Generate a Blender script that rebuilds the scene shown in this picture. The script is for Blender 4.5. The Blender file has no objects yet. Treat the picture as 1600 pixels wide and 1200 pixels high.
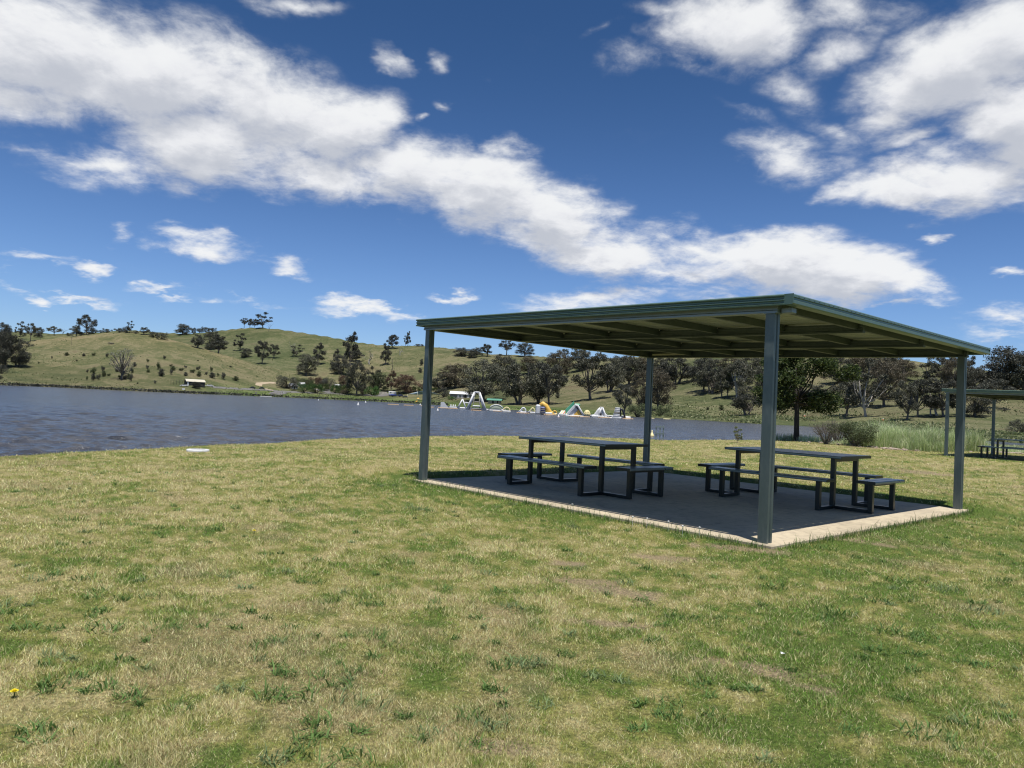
import bpy, math, random
import numpy as np
from mathutils import Vector, Matrix
R = math.radians
C = bpy.context.scene.collection
scene = bpy.context.scene

# ------------------------------------------------------------------ camera
CAMH, PITCH, ROLL, F = 1.238, 0.02778, 0.04686, 1162.0     # F in pixels of a 1600 wide frame
cam_d = bpy.data.cameras.new('camera'); cam = bpy.data.objects.new('camera', cam_d); C.objects.link(cam)
cp, sp, cr, sr = math.cos(PITCH), math.sin(PITCH), math.cos(ROLL), math.sin(ROLL)
right = Vector((cr, -sr*sp, sr*cp)); up = Vector((-sr, -cr*sp, cr*cp)); fwd = Vector((0, cp, sp))
M = Matrix((right, up, -fwd)).transposed().to_4x4(); M.translation = (0, 0, CAMH)
cam.matrix_world = M
cam_d.sensor_width = 36; cam_d.lens = 36*F/1600; cam_d.clip_start = .05; cam_d.clip_end = 12000
scene.camera = cam

# ------------------------------------------------------------------ world, sun, exposure
SUN_EL, SUN_H = R(75), Vector((.268, -.963))
SKY_STRENGTH, SUN_STRENGTH = .0625, 5.0
def pixdir(px, py):
    X, Y = px-800, py-600
    u = X*cr+Y*sr; v = -X*sr+Y*cr
    x, zc = u/F, -v/F
    return (x, cp-zc*sp, sp+zc*cp)

class NT:
    def __init__(s, tree): s.t = tree
    def n(s, typ, **kw):
        nd = s.t.nodes.new(typ)
        ins = kw.pop('ins', {})
        for k, v in kw.items(): setattr(nd, k, v)
        for k, v in ins.items():
            if hasattr(v, 'is_linked') or isinstance(v, bpy.types.NodeSocket): s.t.links.new(v, nd.inputs[k])
            else: nd.inputs[k].default_value = v
        return nd
    def math(s, op, a, b=0.0, clamp=False):
        return s.n('ShaderNodeMath', operation=op, use_clamp=clamp, ins={0: a, 1: b}).outputs[0]
    def vmath(s, op, a, b=(0, 0, 0)):
        nd = s.n('ShaderNodeVectorMath', operation=op, ins={0: a, 1: b}); return nd.outputs[0]
    def noise(s, vec, scale, detail=4, rough=.55, dist=0, out='Fac'):
        nd = s.n('ShaderNodeTexNoise', ins={'Vector': vec, 'Scale': scale, 'Detail': detail, 'Roughness': rough, 'Distortion': dist})
        return nd.outputs[out]
    def ramp(s, fac, stops, interp='LINEAR'):
        nd = s.n('ShaderNodeValToRGB', ins={'Fac': fac}); cr_ = nd.color_ramp; cr_.interpolation = interp
        while len(cr_.elements) < len(stops): cr_.elements.new(.5)
        for e, (p, c) in zip(cr_.elements, stops):
            e.position = p; e.color = (c[0], c[1], c[2], 1) if isinstance(c, (tuple, list)) else (c, c, c, 1)
        return nd.outputs[0]
    def mix(s, fac, a, b, mode='MIX'):
        nd = s.n('ShaderNodeMix', data_type='RGBA', blend_type=mode)
        for k, v in ((0, fac), (6, a), (7, b)):
            if isinstance(v, bpy.types.NodeSocket): s.t.links.new(v, nd.inputs[k])
            else: nd.inputs[k].default_value = v if not isinstance(v, tuple) or len(v) == 4 else (*v, 1)
        return nd.outputs[2]
    def maprange(s, v, a, b, c=0., d=1., typ='SMOOTHSTEP'):
        return s.n('ShaderNodeMapRange', interpolation_type=typ, ins={0: v, 1: a, 2: b, 3: c, 4: d}).outputs[0]

# clouds: patches of cover laid over the sky dome by direction, broken up by noise
CLOUDS = [  # px, py, rx, ry, tilt, strength
 (60, 60, 330, 120, 5, 1.15), (250, 110, 290, 115, 10, 1.2), (420, 160, 230, 105, 14, 1.15), (520, 190, 135, 85, 15, 1.1), (580, 175, 70, 60, 10, .8), (20, 140, 220, 75, 0, 1.05),
 (330, 215, 210, 70, 4, 1.0), (170, 262, 190, 48, 6, .62), (40, 235, 120, 26, 5, .5), (300, 280, 90, 30, 0, .5), (470, 2, 110, 22, 0, .7),
 (520, 272, 190, 52, 5, .9), (640, 270, 160, 78, 10, 1.05), (760, 300, 160, 85, 10, 1.1), (850, 345, 150, 60, 14, 1.05), (800, 240, 70, 40, 30, .7),
 (960, 385, 170, 66, 8, 1.1), (1080, 385, 130, 58, 5, 1.0), (1210, 405, 190, 72, 0, 1.15), (1340, 425, 160, 66, 4, 1.1), (1440, 440, 100, 40, 8, .8), (1050, 425, 180, 40, 0, .8),
 (930, 482, 170, 34, 0, .85), (1180, 470, 180, 22, 0, .6), (1400, 472, 140, 15, 0, .7), (1445, 357, 24, 14, 0, .6),
 (1150, 40, 150, 90, 5, 1.2), (1060, 90, 90, 20, 10, .4), (1330, 200, 120, 26, 20, .42), (1390, 130, 90, 24, -30, .42), (1180, 180, 110, 16, 15, .33), (960, 40, 60, 14, -20, .33), (1000, 85, 80, 36, -15, .5), (1040, 5, 80, 20, 0, .5), (1235, 125, 110, 60, 30, .6), (1310, 70, 140, 45, -25, .55), (1240, 240, 130, 50, 5, .75), (1195, 250, 60, 34, 0, .5),
 (1500, 90, 190, 105, -30, 1.2), (1590, 40, 170, 110, -20, 1.25), (1590, 200, 150, 100, 0, 1.2), (1430, 170, 110, 50, -25, .75), (1480, 270, 190, 60, -8, .95), (1400, 300, 120, 36, 0, .95), (1440, 215, 150, 25, -10, .6), (1350, 10, 160, 40, 0, .7),
 (308, 380, 105, 30, 3, .85), (432, 407, 56, 30, 0, .8), (183, 360, 34, 20, 0, .5), (132, 430, 48, 15, 3, .75), (40, 413, 85, 15, 3, .55), (30, 463, 42, 15, 0, .75), (115, 471, 80, 9, 3, .55),
 (560, 488, 125, 20, 6, .8), (385, 474, 75, 12, 3, .55), (690, 457, 42, 11, 0, .5), (245, 455, 70, 10, 0, .45), (275, 471, 45, 8, 0, .5), (15, 437, 40, 8, 0, .45),
 (605, 75, 48, 20, 40, .55), (672, 77, 28, 26, 0, .5), (656, 174, 24, 14, 0, .55), (1592, 421, 34, 15, 0, .7), (1585, 495, 110, 26, 0, .75), (1560, 520, 120, 16, 0, .6), (700, 150, 40, 14, 30, .35), (740, 110, 26, 16, 0, .3), (430, 15, 60, 20, 0, .5),
]
def make_world():
    w = bpy.data.worlds.new('World'); scene.world = w; w.use_nodes = True
    # cover mask group
    g = bpy.data.node_groups.new('cloud_cover', 'ShaderNodeTree')
    g.interface.new_socket('Dir', in_out='INPUT', socket_type='NodeSocketVector')
    g.interface.new_socket('Cover', in_out='OUTPUT', socket_type='NodeSocketFloat')
    T = NT(g); gi = T.n('NodeGroupInput'); go = T.n('NodeGroupOutput')
    sep = T.n('ShaderNodeSeparateXYZ', ins={0: gi.outputs[0]})
    dy = T.math('MAXIMUM', sep.outputs[1], .02)
    q = T.n('ShaderNodeCombineXYZ', ins={0: T.math('DIVIDE', sep.outputs[0], dy), 1: T.math('DIVIDE', sep.outputs[2], dy), 2: 0.}).outputs[0]
    # ragged edges: shift the lookup a little with noise on the cloud layer
    lay = T.n('ShaderNodeCombineXYZ', ins={0: T.math('DIVIDE', sep.outputs[0], T.math('ADD', T.math('MAXIMUM', sep.outputs[2], 0), .24)),
                                           1: T.math('DIVIDE', sep.outputs[1], T.math('ADD', T.math('MAXIMUM', sep.outputs[2], 0), .24)), 2: 0.}).outputs[0]
    warp = T.noise(lay, 2.2, 3, .5, out='Color')
    warp2 = T.noise(lay, 8, 4, .6, out='Color')
    wv = T.vmath('ADD', T.vmath('MULTIPLY', T.vmath('SUBTRACT', warp, (.5, .5, .5)), (.18, .08, 0)), T.vmath('MULTIPLY', T.vmath('SUBTRACT', warp2, (.5, .5, .5)), (.09, .05, 0)))
    q = T.vmath('ADD', q, wv)
    acc = None
    for (px, py, rx, ry, ang, s) in CLOUDS:
        d = pixdir(px, py); cx, cz = d[0]/d[1], d[2]/d[1]
        mp = T.n('ShaderNodeMapping', vector_type='TEXTURE', ins={'Vector': q, 'Location': (cx, cz, 0), 'Rotation': (0, 0, R(-ang)+ROLL*.6), 'Scale': (rx/F*1.07, ry/F*1.13, 1)})
        gr = T.n('ShaderNodeTexGradient', gradient_type='SPHERICAL', ins={0: mp.outputs[0]}).outputs[1]
        v = T.math('MULTIPLY', gr, s*1.25)
        acc = v if acc is None else T.n('ShaderNodeMath', operation='SMOOTH_MAX', ins={0: acc, 1: v, 2: .10}).outputs[0]
    # behind the viewer and overhead: loose scattered cover
    back = T.maprange(T.noise(lay, 1.1, 3, .5), .5, .75, 0, .9)
    side = T.maprange(sep.outputs[1], .12, .4)
    accm = T.n('ShaderNodeMix', data_type='FLOAT', ins={0: side, 2: back, 3: acc}).outputs[0]
    n1 = T.noise(lay, 3.6, 7, .62, .35)
    n2 = T.noise(lay, 1.5, 4, .5, .2)
    n3 = T.noise(lay, 13.0, 5, .65, .3)
    nn = T.math('ADD', T.math('MULTIPLY', T.math('SUBTRACT', n1, .5), 1.75), T.math('ADD', T.math('MULTIPLY', T.math('SUBTRACT', n2, .5), .5), T.math('MULTIPLY', T.math('SUBTRACT', n3, .5), .75)))
    cov = T.math('ADD', accm, T.math('MULTIPLY', nn, T.maprange(accm, .0, .42, 0.03, 1., 'LINEAR')))
    g.links.new(cov, go.inputs[0])
    nt = w.node_tree; nt.nodes.clear(); T = NT(nt)
    tc = T.n('ShaderNodeTexCoord'); D = tc.outputs['Generated']
    sky = T.n('ShaderNodeTexSky', sky_type='NISHITA', sun_disc=False, sun_elevation=SUN_EL, sun_rotation=math.atan2(SUN_H.x, SUN_H.y))
    sky.air_density = 1.0; sky.dust_density = .25; sky.ozone_density = 2.5; sky.altitude = 500
    sepd = T.n('ShaderNodeSeparateXYZ', ins={0: D})
    skyc = T.mix(T.maprange(sepd.outputs[2], 0., .5), T.mix(1., sky.outputs[0], (1.10, 1.36, 1.86), 'MULTIPLY'), T.mix(1., sky.outputs[0], (.48, .78, 1.10), 'MULTIPLY'))
    a = T.n('ShaderNodeGroup', node_tree=g, ins={0: D}).outputs[0]
    D2 = T.vmath('ADD', D, (0, -.010, .030))
    b = T.n('ShaderNodeGroup', node_tree=g, ins={0: D2}).outputs[0]
    dens = T.maprange(a, .10, 1.02)
    dens = T.math('POWER', dens, 1.15)
    # lit cloud: rim above is bright, under-sides with more cloud over them are greyer
    thick = T.maprange(T.math('ADD', T.math('MULTIPLY', b, 1.25), T.math('MULTIPLY', a, -.35)), .05, 1.4)
    cc = T.ramp(thick, [(0, (9.8, 9.9, 10.)), (.3, (9.1, 9.2, 9.5)), (.65, (7.4, 7.6, 8.1)), (1, (5.9, 6.2, 6.9))])
    for nd in nt.nodes:
        if nd.bl_idname == 'ShaderNodeValToRGB':
            for e in nd.color_ramp.elements: e.color = [c/10 for c in e.color[:3]]+[1]
    cc = T.vmath('SCALE', cc); nt.nodes[-1].inputs['Scale'].default_value = CLOUD_GAIN
    fin = T.mix(T.math('MULTIPLY', dens, .97), skyc, cc)
    bg = T.n('ShaderNodeBackground', ins={'Color': fin, 'Strength': SKY_STRENGTH})
    out = T.n('ShaderNodeOutputWorld', ins={0: bg.outputs[0]})
    w.cycles.sampling_method = 'MANUAL'; w.cycles.sample_map_resolution = 512
CLOUD_GAIN = 13.8
make_world()
sd = bpy.data.lights.new('sun', 'SUN'); sd.energy = SUN_STRENGTH; sd.angle = R(.53); sd.color = (1, .96, .89)
so = bpy.data.objects.new('sun', sd); C.objects.link(so)
sv = Vector((SUN_H.x*math.cos(SUN_EL), SUN_H.y*math.cos(SUN_EL), math.sin(SUN_EL)))
so.rotation_euler = sv.to_track_quat('Z', 'Y').to_euler()
scene.view_settings.view_transform = 'Standard'; scene.view_settings.look = 'None'
scene.view_settings.exposure = .1; scene.view_settings.gamma = 1
scene.cycles.use_denoising = True; scene.cycles.denoiser = 'OPENIMAGEDENOISE'; scene.cycles.denoising_input_passes = 'RGB_ALBEDO_NORMAL'; scene.cycles.denoising_prefilter = 'ACCURATE'; scene.cycles.pixel_filter_type = 'BLACKMAN_HARRIS'; scene.cycles.filter_width = 1.15
scene.cycles.use_adaptive_sampling = False; scene.cycles.sample_clamp_indirect = 4; scene.cycles.sample_clamp_direct = 5
scene.cycles.max_bounces = 6; scene.cycles.diffuse_bounces = 3; scene.cycles.glossy_bounces = 3
scene.cycles.transmission_bounces = 3; scene.cycles.transparent_max_bounces = 6
scene.cycles.caustics_reflective = False; scene.cycles.caustics_refractive = False

# ------------------------------------------------------------------ helpers
def tag(o, label=None, cat=None, group=None, kind=None):
    if label: o['label'] = label
    if cat: o['category'] = cat
    if group: o['group'] = group
    if kind: o['kind'] = kind
    return o
def empty(name, loc=(0, 0, 0), rz=0):
    o = bpy.data.objects.new(name, None); C.objects.link(o); o.location = loc; o.rotation_euler[2] = rz
    o.empty_display_size = .2
    return o
def linkmesh(name, me, mats=(), parent=None, loc=(0, 0, 0), rz=0, scale=(1, 1, 1)):
    o = bpy.data.objects.new(name, me); C.objects.link(o)
    for m in mats:
        if m.name not in [x.name for x in me.materials if x]: me.materials.append(m)
    o.location = loc; o.rotation_euler[2] = rz; o.scale = scale
    if parent: o.parent = parent
    return o
def npmesh(name, V, Fc, smooth=False):
    """V (n,3) float, Fc (m,k) int faces of equal size"""
    me = bpy.data.meshes.new(name); V = np.asarray(V, np.float32); Fc = np.asarray(Fc, np.int32)
    me.vertices.add(len(V)); me.vertices.foreach_set('co', V.ravel())
    k = Fc.shape[1]; me.loops.add(Fc.size); me.loops.foreach_set('vertex_index', Fc.ravel())
    me.polygons.add(len(Fc)); me.polygons.foreach_set('loop_start', np.arange(0, Fc.size, k, dtype=np.int32))
    me.update(calc_edges=True)
    if smooth: me.polygons.foreach_set('use_smooth', np.ones(len(Fc), bool))
    return me
def colattr(me, name, col):
    a = me.attributes.new(name, 'FLOAT_COLOR', 'POINT')
    c = np.ones((len(col), 4), np.float32); c[:, :3] = col; a.data.foreach_set('color', c.ravel())
class MB:
    """collects shapes into one mesh"""
    def __init__(s): s.v = []; s.f = []; s.sm = []; s.mi = []; s.cur = 0
    def add(s, vs, fs, smooth=False):
        b = len(s.v); s.v += [tuple(v) for v in vs]; s.f += [tuple(i+b for i in f) for f in fs]; s.sm += [smooth]*len(fs); s.mi += [s.cur]*len(fs); return s
    def box(s, x0, x1, y0, y1, z0, z1, bev=0):
        if bev > 0:
            b = min(bev, abs(x1-x0)*.45, abs(y1-y0)*.45, abs(z1-z0)*.45)
            vs = []; idx = {}
            for ix, (X, sx) in enumerate(((x0, 1), (x1, -1))):
                for iy, (Y, sy) in enumerate(((y0, 1), (y1, -1))):
                    for iz, (Z, sz) in enumerate(((z0, 1), (z1, -1))):
                        for k in range(3):
                            p = [X+sx*b, Y+sy*b, Z+sz*b]; p[k] = (X, Y, Z)[k]
                            idx[(ix, iy, iz, k)] = len(vs); vs.append(p)
            fs = []
            for k in range(3):
                o1, o2 = [i for i in range(3) if i != k]
                for side in (0, 1):
                    q = []
                    for (a, c) in ((0, 0), (1, 0), (1, 1), (0, 1)):
                        t = [0, 0, 0]; t[k] = side; t[o1] = a; t[o2] = c; q.append(idx[(*t, k)])
                    fs.append(q)
            for k in range(3):      # edges parallel to axis k
                o1, o2 = [i for i in range(3) if i != k]
                for a in (0, 1):
                    for c in (0, 1):
                        t0 = [0, 0, 0]; t1 = [0, 0, 0]; t1[k] = 1
                        for t in (t0, t1): t[o1] = a; t[o2] = c
                        fs.append([idx[(*t0, o1)], idx[(*t1, o1)], idx[(*t1, o2)], idx[(*t0, o2)]])
            for ix in (0, 1):
                for iy in (0, 1):
                    for iz in (0, 1): fs.append([idx[(ix, iy, iz, k)] for k in range(3)])
            # make normals outward
            cx, cy, cz = (x0+x1)/2, (y0+y1)/2, (z0+z1)/2
            out = []
            for f in fs:
                a, b_, c = [Vector(vs[i]) for i in f[:3]]; n = (b_-a).cross(c-a)
                m = sum((Vector(vs[i]) for i in f), Vector())/len(f)-Vector((cx, cy, cz))
                out.append(f if n.dot(m) > 0 else f[::-1])
            return s.add(vs, out)
        vs = [(x, y, z) for z in (z0, z1) for y in (y0, y1) for x in (x0, x1)]
        return s.add(vs, [(0, 2, 3, 1), (4, 5, 7, 6), (0, 1, 5, 4), (2, 6, 7, 3), (0, 4, 6, 2), (1, 3, 7, 5)])
    def bar(s, a, b, w, h, upv=(0, 0, 1)):
        a, b = Vector(a), Vector(b); d = (b-a).normalized(); r = d.cross(Vector(upv))
        if r.length < 1e-4: r = d.cross(Vector((1, 0, 0)))
        r.normalize(); u = r.cross(d); r *= w/2; u *= h/2
        vs = [a-r-u, a+r-u, a+r+u, a-r+u, b-r-u, b+r-u, b+r+u, b-r+u]
        return s.add(vs, [(0, 1, 2, 3), (7, 6, 5, 4), (0, 4, 5, 1), (1, 5, 6, 2), (2, 6, 7, 3), (3, 7, 4, 0)])
    def tube(s, pts, radii, n=8, cap=True):
        pts = [Vector(p) for p in pts]; vs = []; fs = []
        for i, p in enumerate(pts):
            d = (pts[min(i+1, len(pts)-1)]-pts[max(i-1, 0)]).normalized()
            r = d.cross(Vector((0, 0, 1)) if abs(d.z) < .95 else Vector((1, 0, 0))).normalized(); u = r.cross(d)
            rad = radii[i] if hasattr(radii, '__len__') else radii
            for k in range(n):
                t = 2*math.pi*k/n; vs.append(p+(r*math.cos(t)+u*math.sin(t))*rad)
        for i in range(len(pts)-1):
            for k in range(n):
                a = i*n+k; b = i*n+(k+1) % n; fs.append((a, b, b+n, a+n))
        if cap: fs.append(tuple(range(n))[::-1]); fs.append(tuple(range((len(pts)-1)*n, len(pts)*n)))
        return s.add(vs, fs, True)
    def ell(s, c, r, nu=12, nv=8, zmin=-1):
        vs = []; fs = []
        for j in range(nv+1):
            t = -math.pi/2+math.pi*j/nv; z = max(math.sin(t), zmin)
            for i in range(nu):
                a = 2*math.pi*i/nu; vs.append((c[0]+r[0]*math.cos(t)*math.cos(a), c[1]+r[1]*math.cos(t)*math.sin(a), c[2]+r[2]*z))
        for j in range(nv):
            for i in range(nu):
                a = j*nu+i; b = j*nu+(i+1) % nu; fs.append((a, b, b+nu, a+nu))
        return s.add(vs, fs, True)
    def prism(s, prof, a, b, axis_up=(0, 0, 1)):
        """profile [(side, up)] swept from a to b; side is to the right of travel"""
        a, b = Vector(a), Vector(b); d = (b-a).normalized(); r = d.cross(Vector(axis_up)).normalized(); u = Vector(axis_up)
        n = len(prof); vs = [a+r*p[0]+u*p[1] for p in prof]+[b+r*p[0]+u*p[1] for p in prof]
        fs = [(i, (i+1) % n, (i+1) % n+n, i+n) for i in range(n)]+[tuple(range(n))[::-1], tuple(range(n, 2*n))]
        return s.add(vs, fs)
    def build(s, name, mat, parent=None, loc=(0, 0, 0), rz=0, scale=(1, 1, 1)):
        me = bpy.data.meshes.new(name); me.from_pydata(s.v, [], s.f); me.update()
        me.polygons.foreach_set('use_smooth', s.sm); me.polygons.foreach_set('material_index', s.mi)
        return linkmesh(name, me, mat if isinstance(mat, list) else [mat], parent, loc, rz, scale)
def copy_tree(o, parent=None):
    c = o.copy(); C.objects.link(c); c.parent = parent
    for ch in list(o.children): copy_tree(ch, c)
    return c

# numpy value noise
def vnoise(x, y, seed=0):
    xi = np.floor(x).astype(np.int64); yi = np.floor(y).astype(np.int64); fx = x-xi; fy = y-yi
    def h(a, b):
        n = (a*374761393+b*668265263+seed*1442695041) & 0xffffffff
        n = ((n ^ (n >> 13))*1274126177) & 0xffffffff; n = n ^ (n >> 16)
        return (n & 0xffff)/65535.
    u = fx*fx*(3-2*fx); v = fy*fy*(3-2*fy)
    return (h(xi, yi)*(1-u)+h(xi+1, yi)*u)*(1-v)+(h(xi, yi+1)*(1-u)+h(xi+1, yi+1)*u)*v
def fbm(x, y, seed=0, o=4):
    t = 0; a = .5; n = 0
    for k in range(o): t = t+a*vnoise(x*2**k+17*k, y*2**k-9*k, seed+k); n += a; a *= .5
    return t/n
def sstep(a, b, x): t = np.clip((x-a)/(b-a), 0, 1); return t*t*(3-2*t)

# ------------------------------------------------------------------ materials
def mat(name, col=(.5, .5, .5), rough=.6, metal=0, spec=.5):
    m = bpy.data.materials.new(name); m.use_nodes = True
    b = m.node_tree.nodes['Principled BSDF']; b.inputs['Base Color'].default_value = (*col, 1)
    b.inputs['Roughness'].default_value = rough; b.inputs['Metallic'].default_value = metal
    b.inputs['Specular IOR Level'].default_value = spec
    return m, NT(m.node_tree), b
def wear(name, c1, c2, scale=6, rough=.5, metal=0, bump=0, bscale=60, coord='Object', spec=.5, stretch=(1, 1, 1)):
    m, T, b = mat(name, c1, rough, metal, spec)
    tc = T.n('ShaderNodeTexCoord').outputs[coord]
    v = T.vmath('MULTIPLY', tc, stretch)
    f = T.math('ADD', T.math('MULTIPLY', T.noise(v, scale, 6, .65), .7), T.math('MULTIPLY', T.noise(v, scale*7, 4, .6), .3))
    T.t.links.new(T.mix(T.maprange(f, .35, .68), c1, c2), b.inputs['Base Color'])
    T.t.links.new(T.maprange(f, .3, .7, rough*.85, min(1, rough*1.2), 'LINEAR'), b.inputs['Roughness'])
    if bump:
        bn = T.n('ShaderNodeBump', ins={'Strength': bump, 'Distance': .01, 'Height': T.noise(v, bscale, 4, .6)})
        T.t.links.new(bn.outputs[0], b.inputs['Normal'])
    return m
m_post = wear('painted_steel_grey', (.095, .125, .13), (.15, .18, .18), 4, .42, .35, .05, 30, stretch=(1, 1, .35))
m_postold = m_post
m_fascia = wear('green_ribbed_steel', (.10, .165, .135), (.135, .2, .165), 3, .38, .2, .04)
m_soffit = wear('cream_roof_underside', (.40, .425, .385), (.335, .355, .32), 2, .55, .1)
m_beam = wear('galvanised_beam', (.20, .25, .28), (.30, .34, .36), 5, .42, .5, .05, stretch=(.3, 1, 1))
m_purlin = wear('dull_purlin', (.065, .085, .085), (.095, .115, .115), 4, .5, .3)
m_frame = wear('dark_green_powder_coat', (.006, .011, .011), (.012, .019, .018), 8, .3, 0, .03, spec=.5)
m_plank = wear('blue_grey_plank', (.17, .22, .245), (.24, .29, .31), 5, .3, .5, .04, 40, stretch=(.2, 1, 1))
m_white = wear('weathered_white', (.72, .72, .72), (.6, .6, .6), 3, .5)
m_cream = wear('cream_tin', (.6, .56, .45), (.5, .46, .36), 1, .5)
m_dark = wear('dark_opening', (.02, .02, .022), (.035, .035, .035), 2, .6)
m_glass = mat('dark_glass', (.03, .04, .05), .1)[0]
m_rubber = mat('black_rubber', (.015, .015, .016), .7)[0]
m_yellow = wear('yellow_vinyl', (.78, .48, .09), (.7, .42, .08), 2, .45)
m_paleyellow = wear('pale_yellow_vinyl', (.76, .66, .34), (.7, .6, .3), 2, .45)
m_tan = wear('tan_float', (.62, .42, .24), (.5, .34, .2), 2, .6)
m_blue = wear('blue_vinyl', (.03, .05, .22), (.04, .07, .28), 2, .45)
m_green = wear('green_vinyl', (.08, .33, .2), (.1, .37, .23), 2, .45)
m_black = wear('black_vinyl', (.02, .02, .025), (.03, .03, .035), 2, .4)
m_sail = wear('pale_blue_shade_cloth', (.45, .55, .65), (.4, .5, .6), 1, .8)
m_brick = wear('grey_wall', (.22, .21, .19), (.28, .27, .24), 1, .8)
m_teal = wear('green_tin_roof', (.10, .28, .20), (.13, .33, .24), 1, .5)
m_orange = wear('orange_plastic', (.6, .2, .06), (.5, .17, .05), 3, .5)

def concrete():
    m, T, b = mat('concrete', rough=.85)
    tc = T.n('ShaderNodeTexCoord').outputs['Object']
    f = T.noise(tc, .8, 6, .6); g = T.noise(tc, 9, 6, .7); h = T.noise(tc, 160, 3, .6)
    c = T.mix(T.maprange(f, .38, .62), (.56, .475, .335), (.44, .37, .26))
    c = T.mix(T.maprange(g, .45, .7, 0, .6), c, (.27, .22, .165))
    st = T.noise(tc, 2.6, 5, .7, 1.2); c = T.mix(T.maprange(st, .55, .68, 0, .5), c, (.22, .19, .155))
    c = T.mix(T.maprange(h, .62, .75, 0, .6), c, (.2, .17, .13))
    sx = T.n('ShaderNodeSeparateXYZ', ins={0: tc})
    for o_, at in ((sx.outputs[0], -2.9), (sx.outputs[1], 2.82)): c = T.mix(T.maprange(T.math('ABSOLUTE', T.math('SUBTRACT', o_, at)), .002, .006, .75, 0.), c, (.08, .07, .06))
    T.t.links.new(c, b.inputs['Base Color'])
    bn = T.n('ShaderNodeBump', ins={'Strength': .35, 'Distance': .004, 'Height': T.math('ADD', g, h)})
    T.t.links.new(bn.outputs[0], b.inputs['Normal']); return m
m_conc = concrete()
def ground_mat():
    m, T, b = mat('ground_cover', rough=.95, spec=.15)
    geo = T.n('ShaderNodeNewGeometry'); P = geo.outputs['Position']
    at = T.n('ShaderNodeAttribute', attribute_name='tint').outputs['Color']
    zn = T.n('ShaderNodeAttribute', attribute_name='zone').outputs['Color']
    sz = T.n('ShaderNodeSeparateColor', ins={0: zn}); hill = sz.outputs[0]
    fine = T.noise(P, 55, 5, .75); mid = T.noise(P, 7, 4, .6)
    c = T.mix(T.maprange(fine, .35, .68), T.mix(1., at, (.42, .44, .40), 'MULTIPLY'), T.mix(1., at, (1.25, 1.22, 1.15), 'MULTIPLY'))
    # hillsides: patches of straw and green, tussock speckle
    Pf = T.vmath('MULTIPLY', P, (1, 1, 2.2))
    n1 = T.noise(Pf, .011, 5, .6, .6); n2 = T.noise(Pf, .05, 5, .65, .8); n3 = T.noise(P, .35, 4, .7); n4 = T.noise(P, 1.7, 3, .7)
    s = T.math('ADD', T.math('MULTIPLY', n1, .55), T.math('ADD', T.math('MULTIPLY', n2, .5), T.math('MULTIPLY', n3, .34)))
    hc = T.ramp(s, [(.545, (.075, .09, .04)), (.63, (.13, .14, .062)), (.69, (.175, .17, .082)), (.755, (.28, .245, .14)), (.84, (.21, .165, .10))])
    hc = T.mix(T.maprange(n4, .38, .62, .65, 0), hc, (.055, .066, .03))
    hc = T.mix(1., T.mix(1., hc, (.88, .88, .86), 'MULTIPLY'), at, 'MULTIPLY')
    T.t.links.new(T.mix(hill, c, hc), b.inputs['Base Color'])
    bn = T.n('ShaderNodeBump', ins={'Strength': .8, 'Distance': .02, 'Height': T.math('ADD', fine, mid)})
    bn2 = T.n('ShaderNodeBump', ins={'Strength': .7, 'Distance': 1.2, 'Height': T.math('ADD', n3, T.math('MULTIPLY', n4, .35)), 'Normal': bn.outputs[0]})
    mx = T.n('ShaderNodeMix', data_type='VECTOR', ins={0: hill, 4: bn.outputs[0], 5: bn2.outputs[0]})
    T.t.links.new(mx.outputs[1], b.inputs['Normal'])
    return m
m_ground = ground_mat()
def blade_mat(name, trans=.35):
    m, T, b = mat(name, rough=.65, spec=.25)
    at = T.n('ShaderNodeAttribute', attribute_name='tint').outputs['Color']
    T.t.links.new(at, b.inputs['Base Color'])
    tr = T.n('ShaderNodeBsdfTranslucent', ins={0: at})
    mx = T.n('ShaderNodeMixShader', ins={0: trans, 1: b.outputs[0], 2: tr.outputs[0]})
    T.t.links.new(mx.outputs[0], T.t.nodes['Material Output'].inputs[0]); return m
m_blade = blade_mat('grass_blades', .3)
def leaf_mat(name, c1, c2, c3, trans=.25):
    m, T, b = mat(name, rough=.55, spec=.3)
    geo = T.n('ShaderNodeNewGeometry'); oi = T.n('ShaderNodeObjectInfo')
    r = geo.outputs['Random Per Island']
    c = T.ramp(r, [(0, c1), (.55, c2), (1, c3)])
    hv = T.n('ShaderNodeHueSaturation', ins={'Value': T.maprange(oi.outputs['Random'], 0, 1, .75, 1.25, 'LINEAR'), 'Color': c})
    T.t.links.new(hv.outputs[0], b.inputs['Base Color'])
    tr = T.n('ShaderNodeBsdfTranslucent', ins={0: hv.outputs[0]})
    mx = T.n('ShaderNodeMixShader', ins={0: trans, 1: b.outputs[0], 2: tr.outputs[0]})
    T.t.links.new(mx.outputs[0], T.t.nodes['Material Output'].inputs[0]); return m
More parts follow.
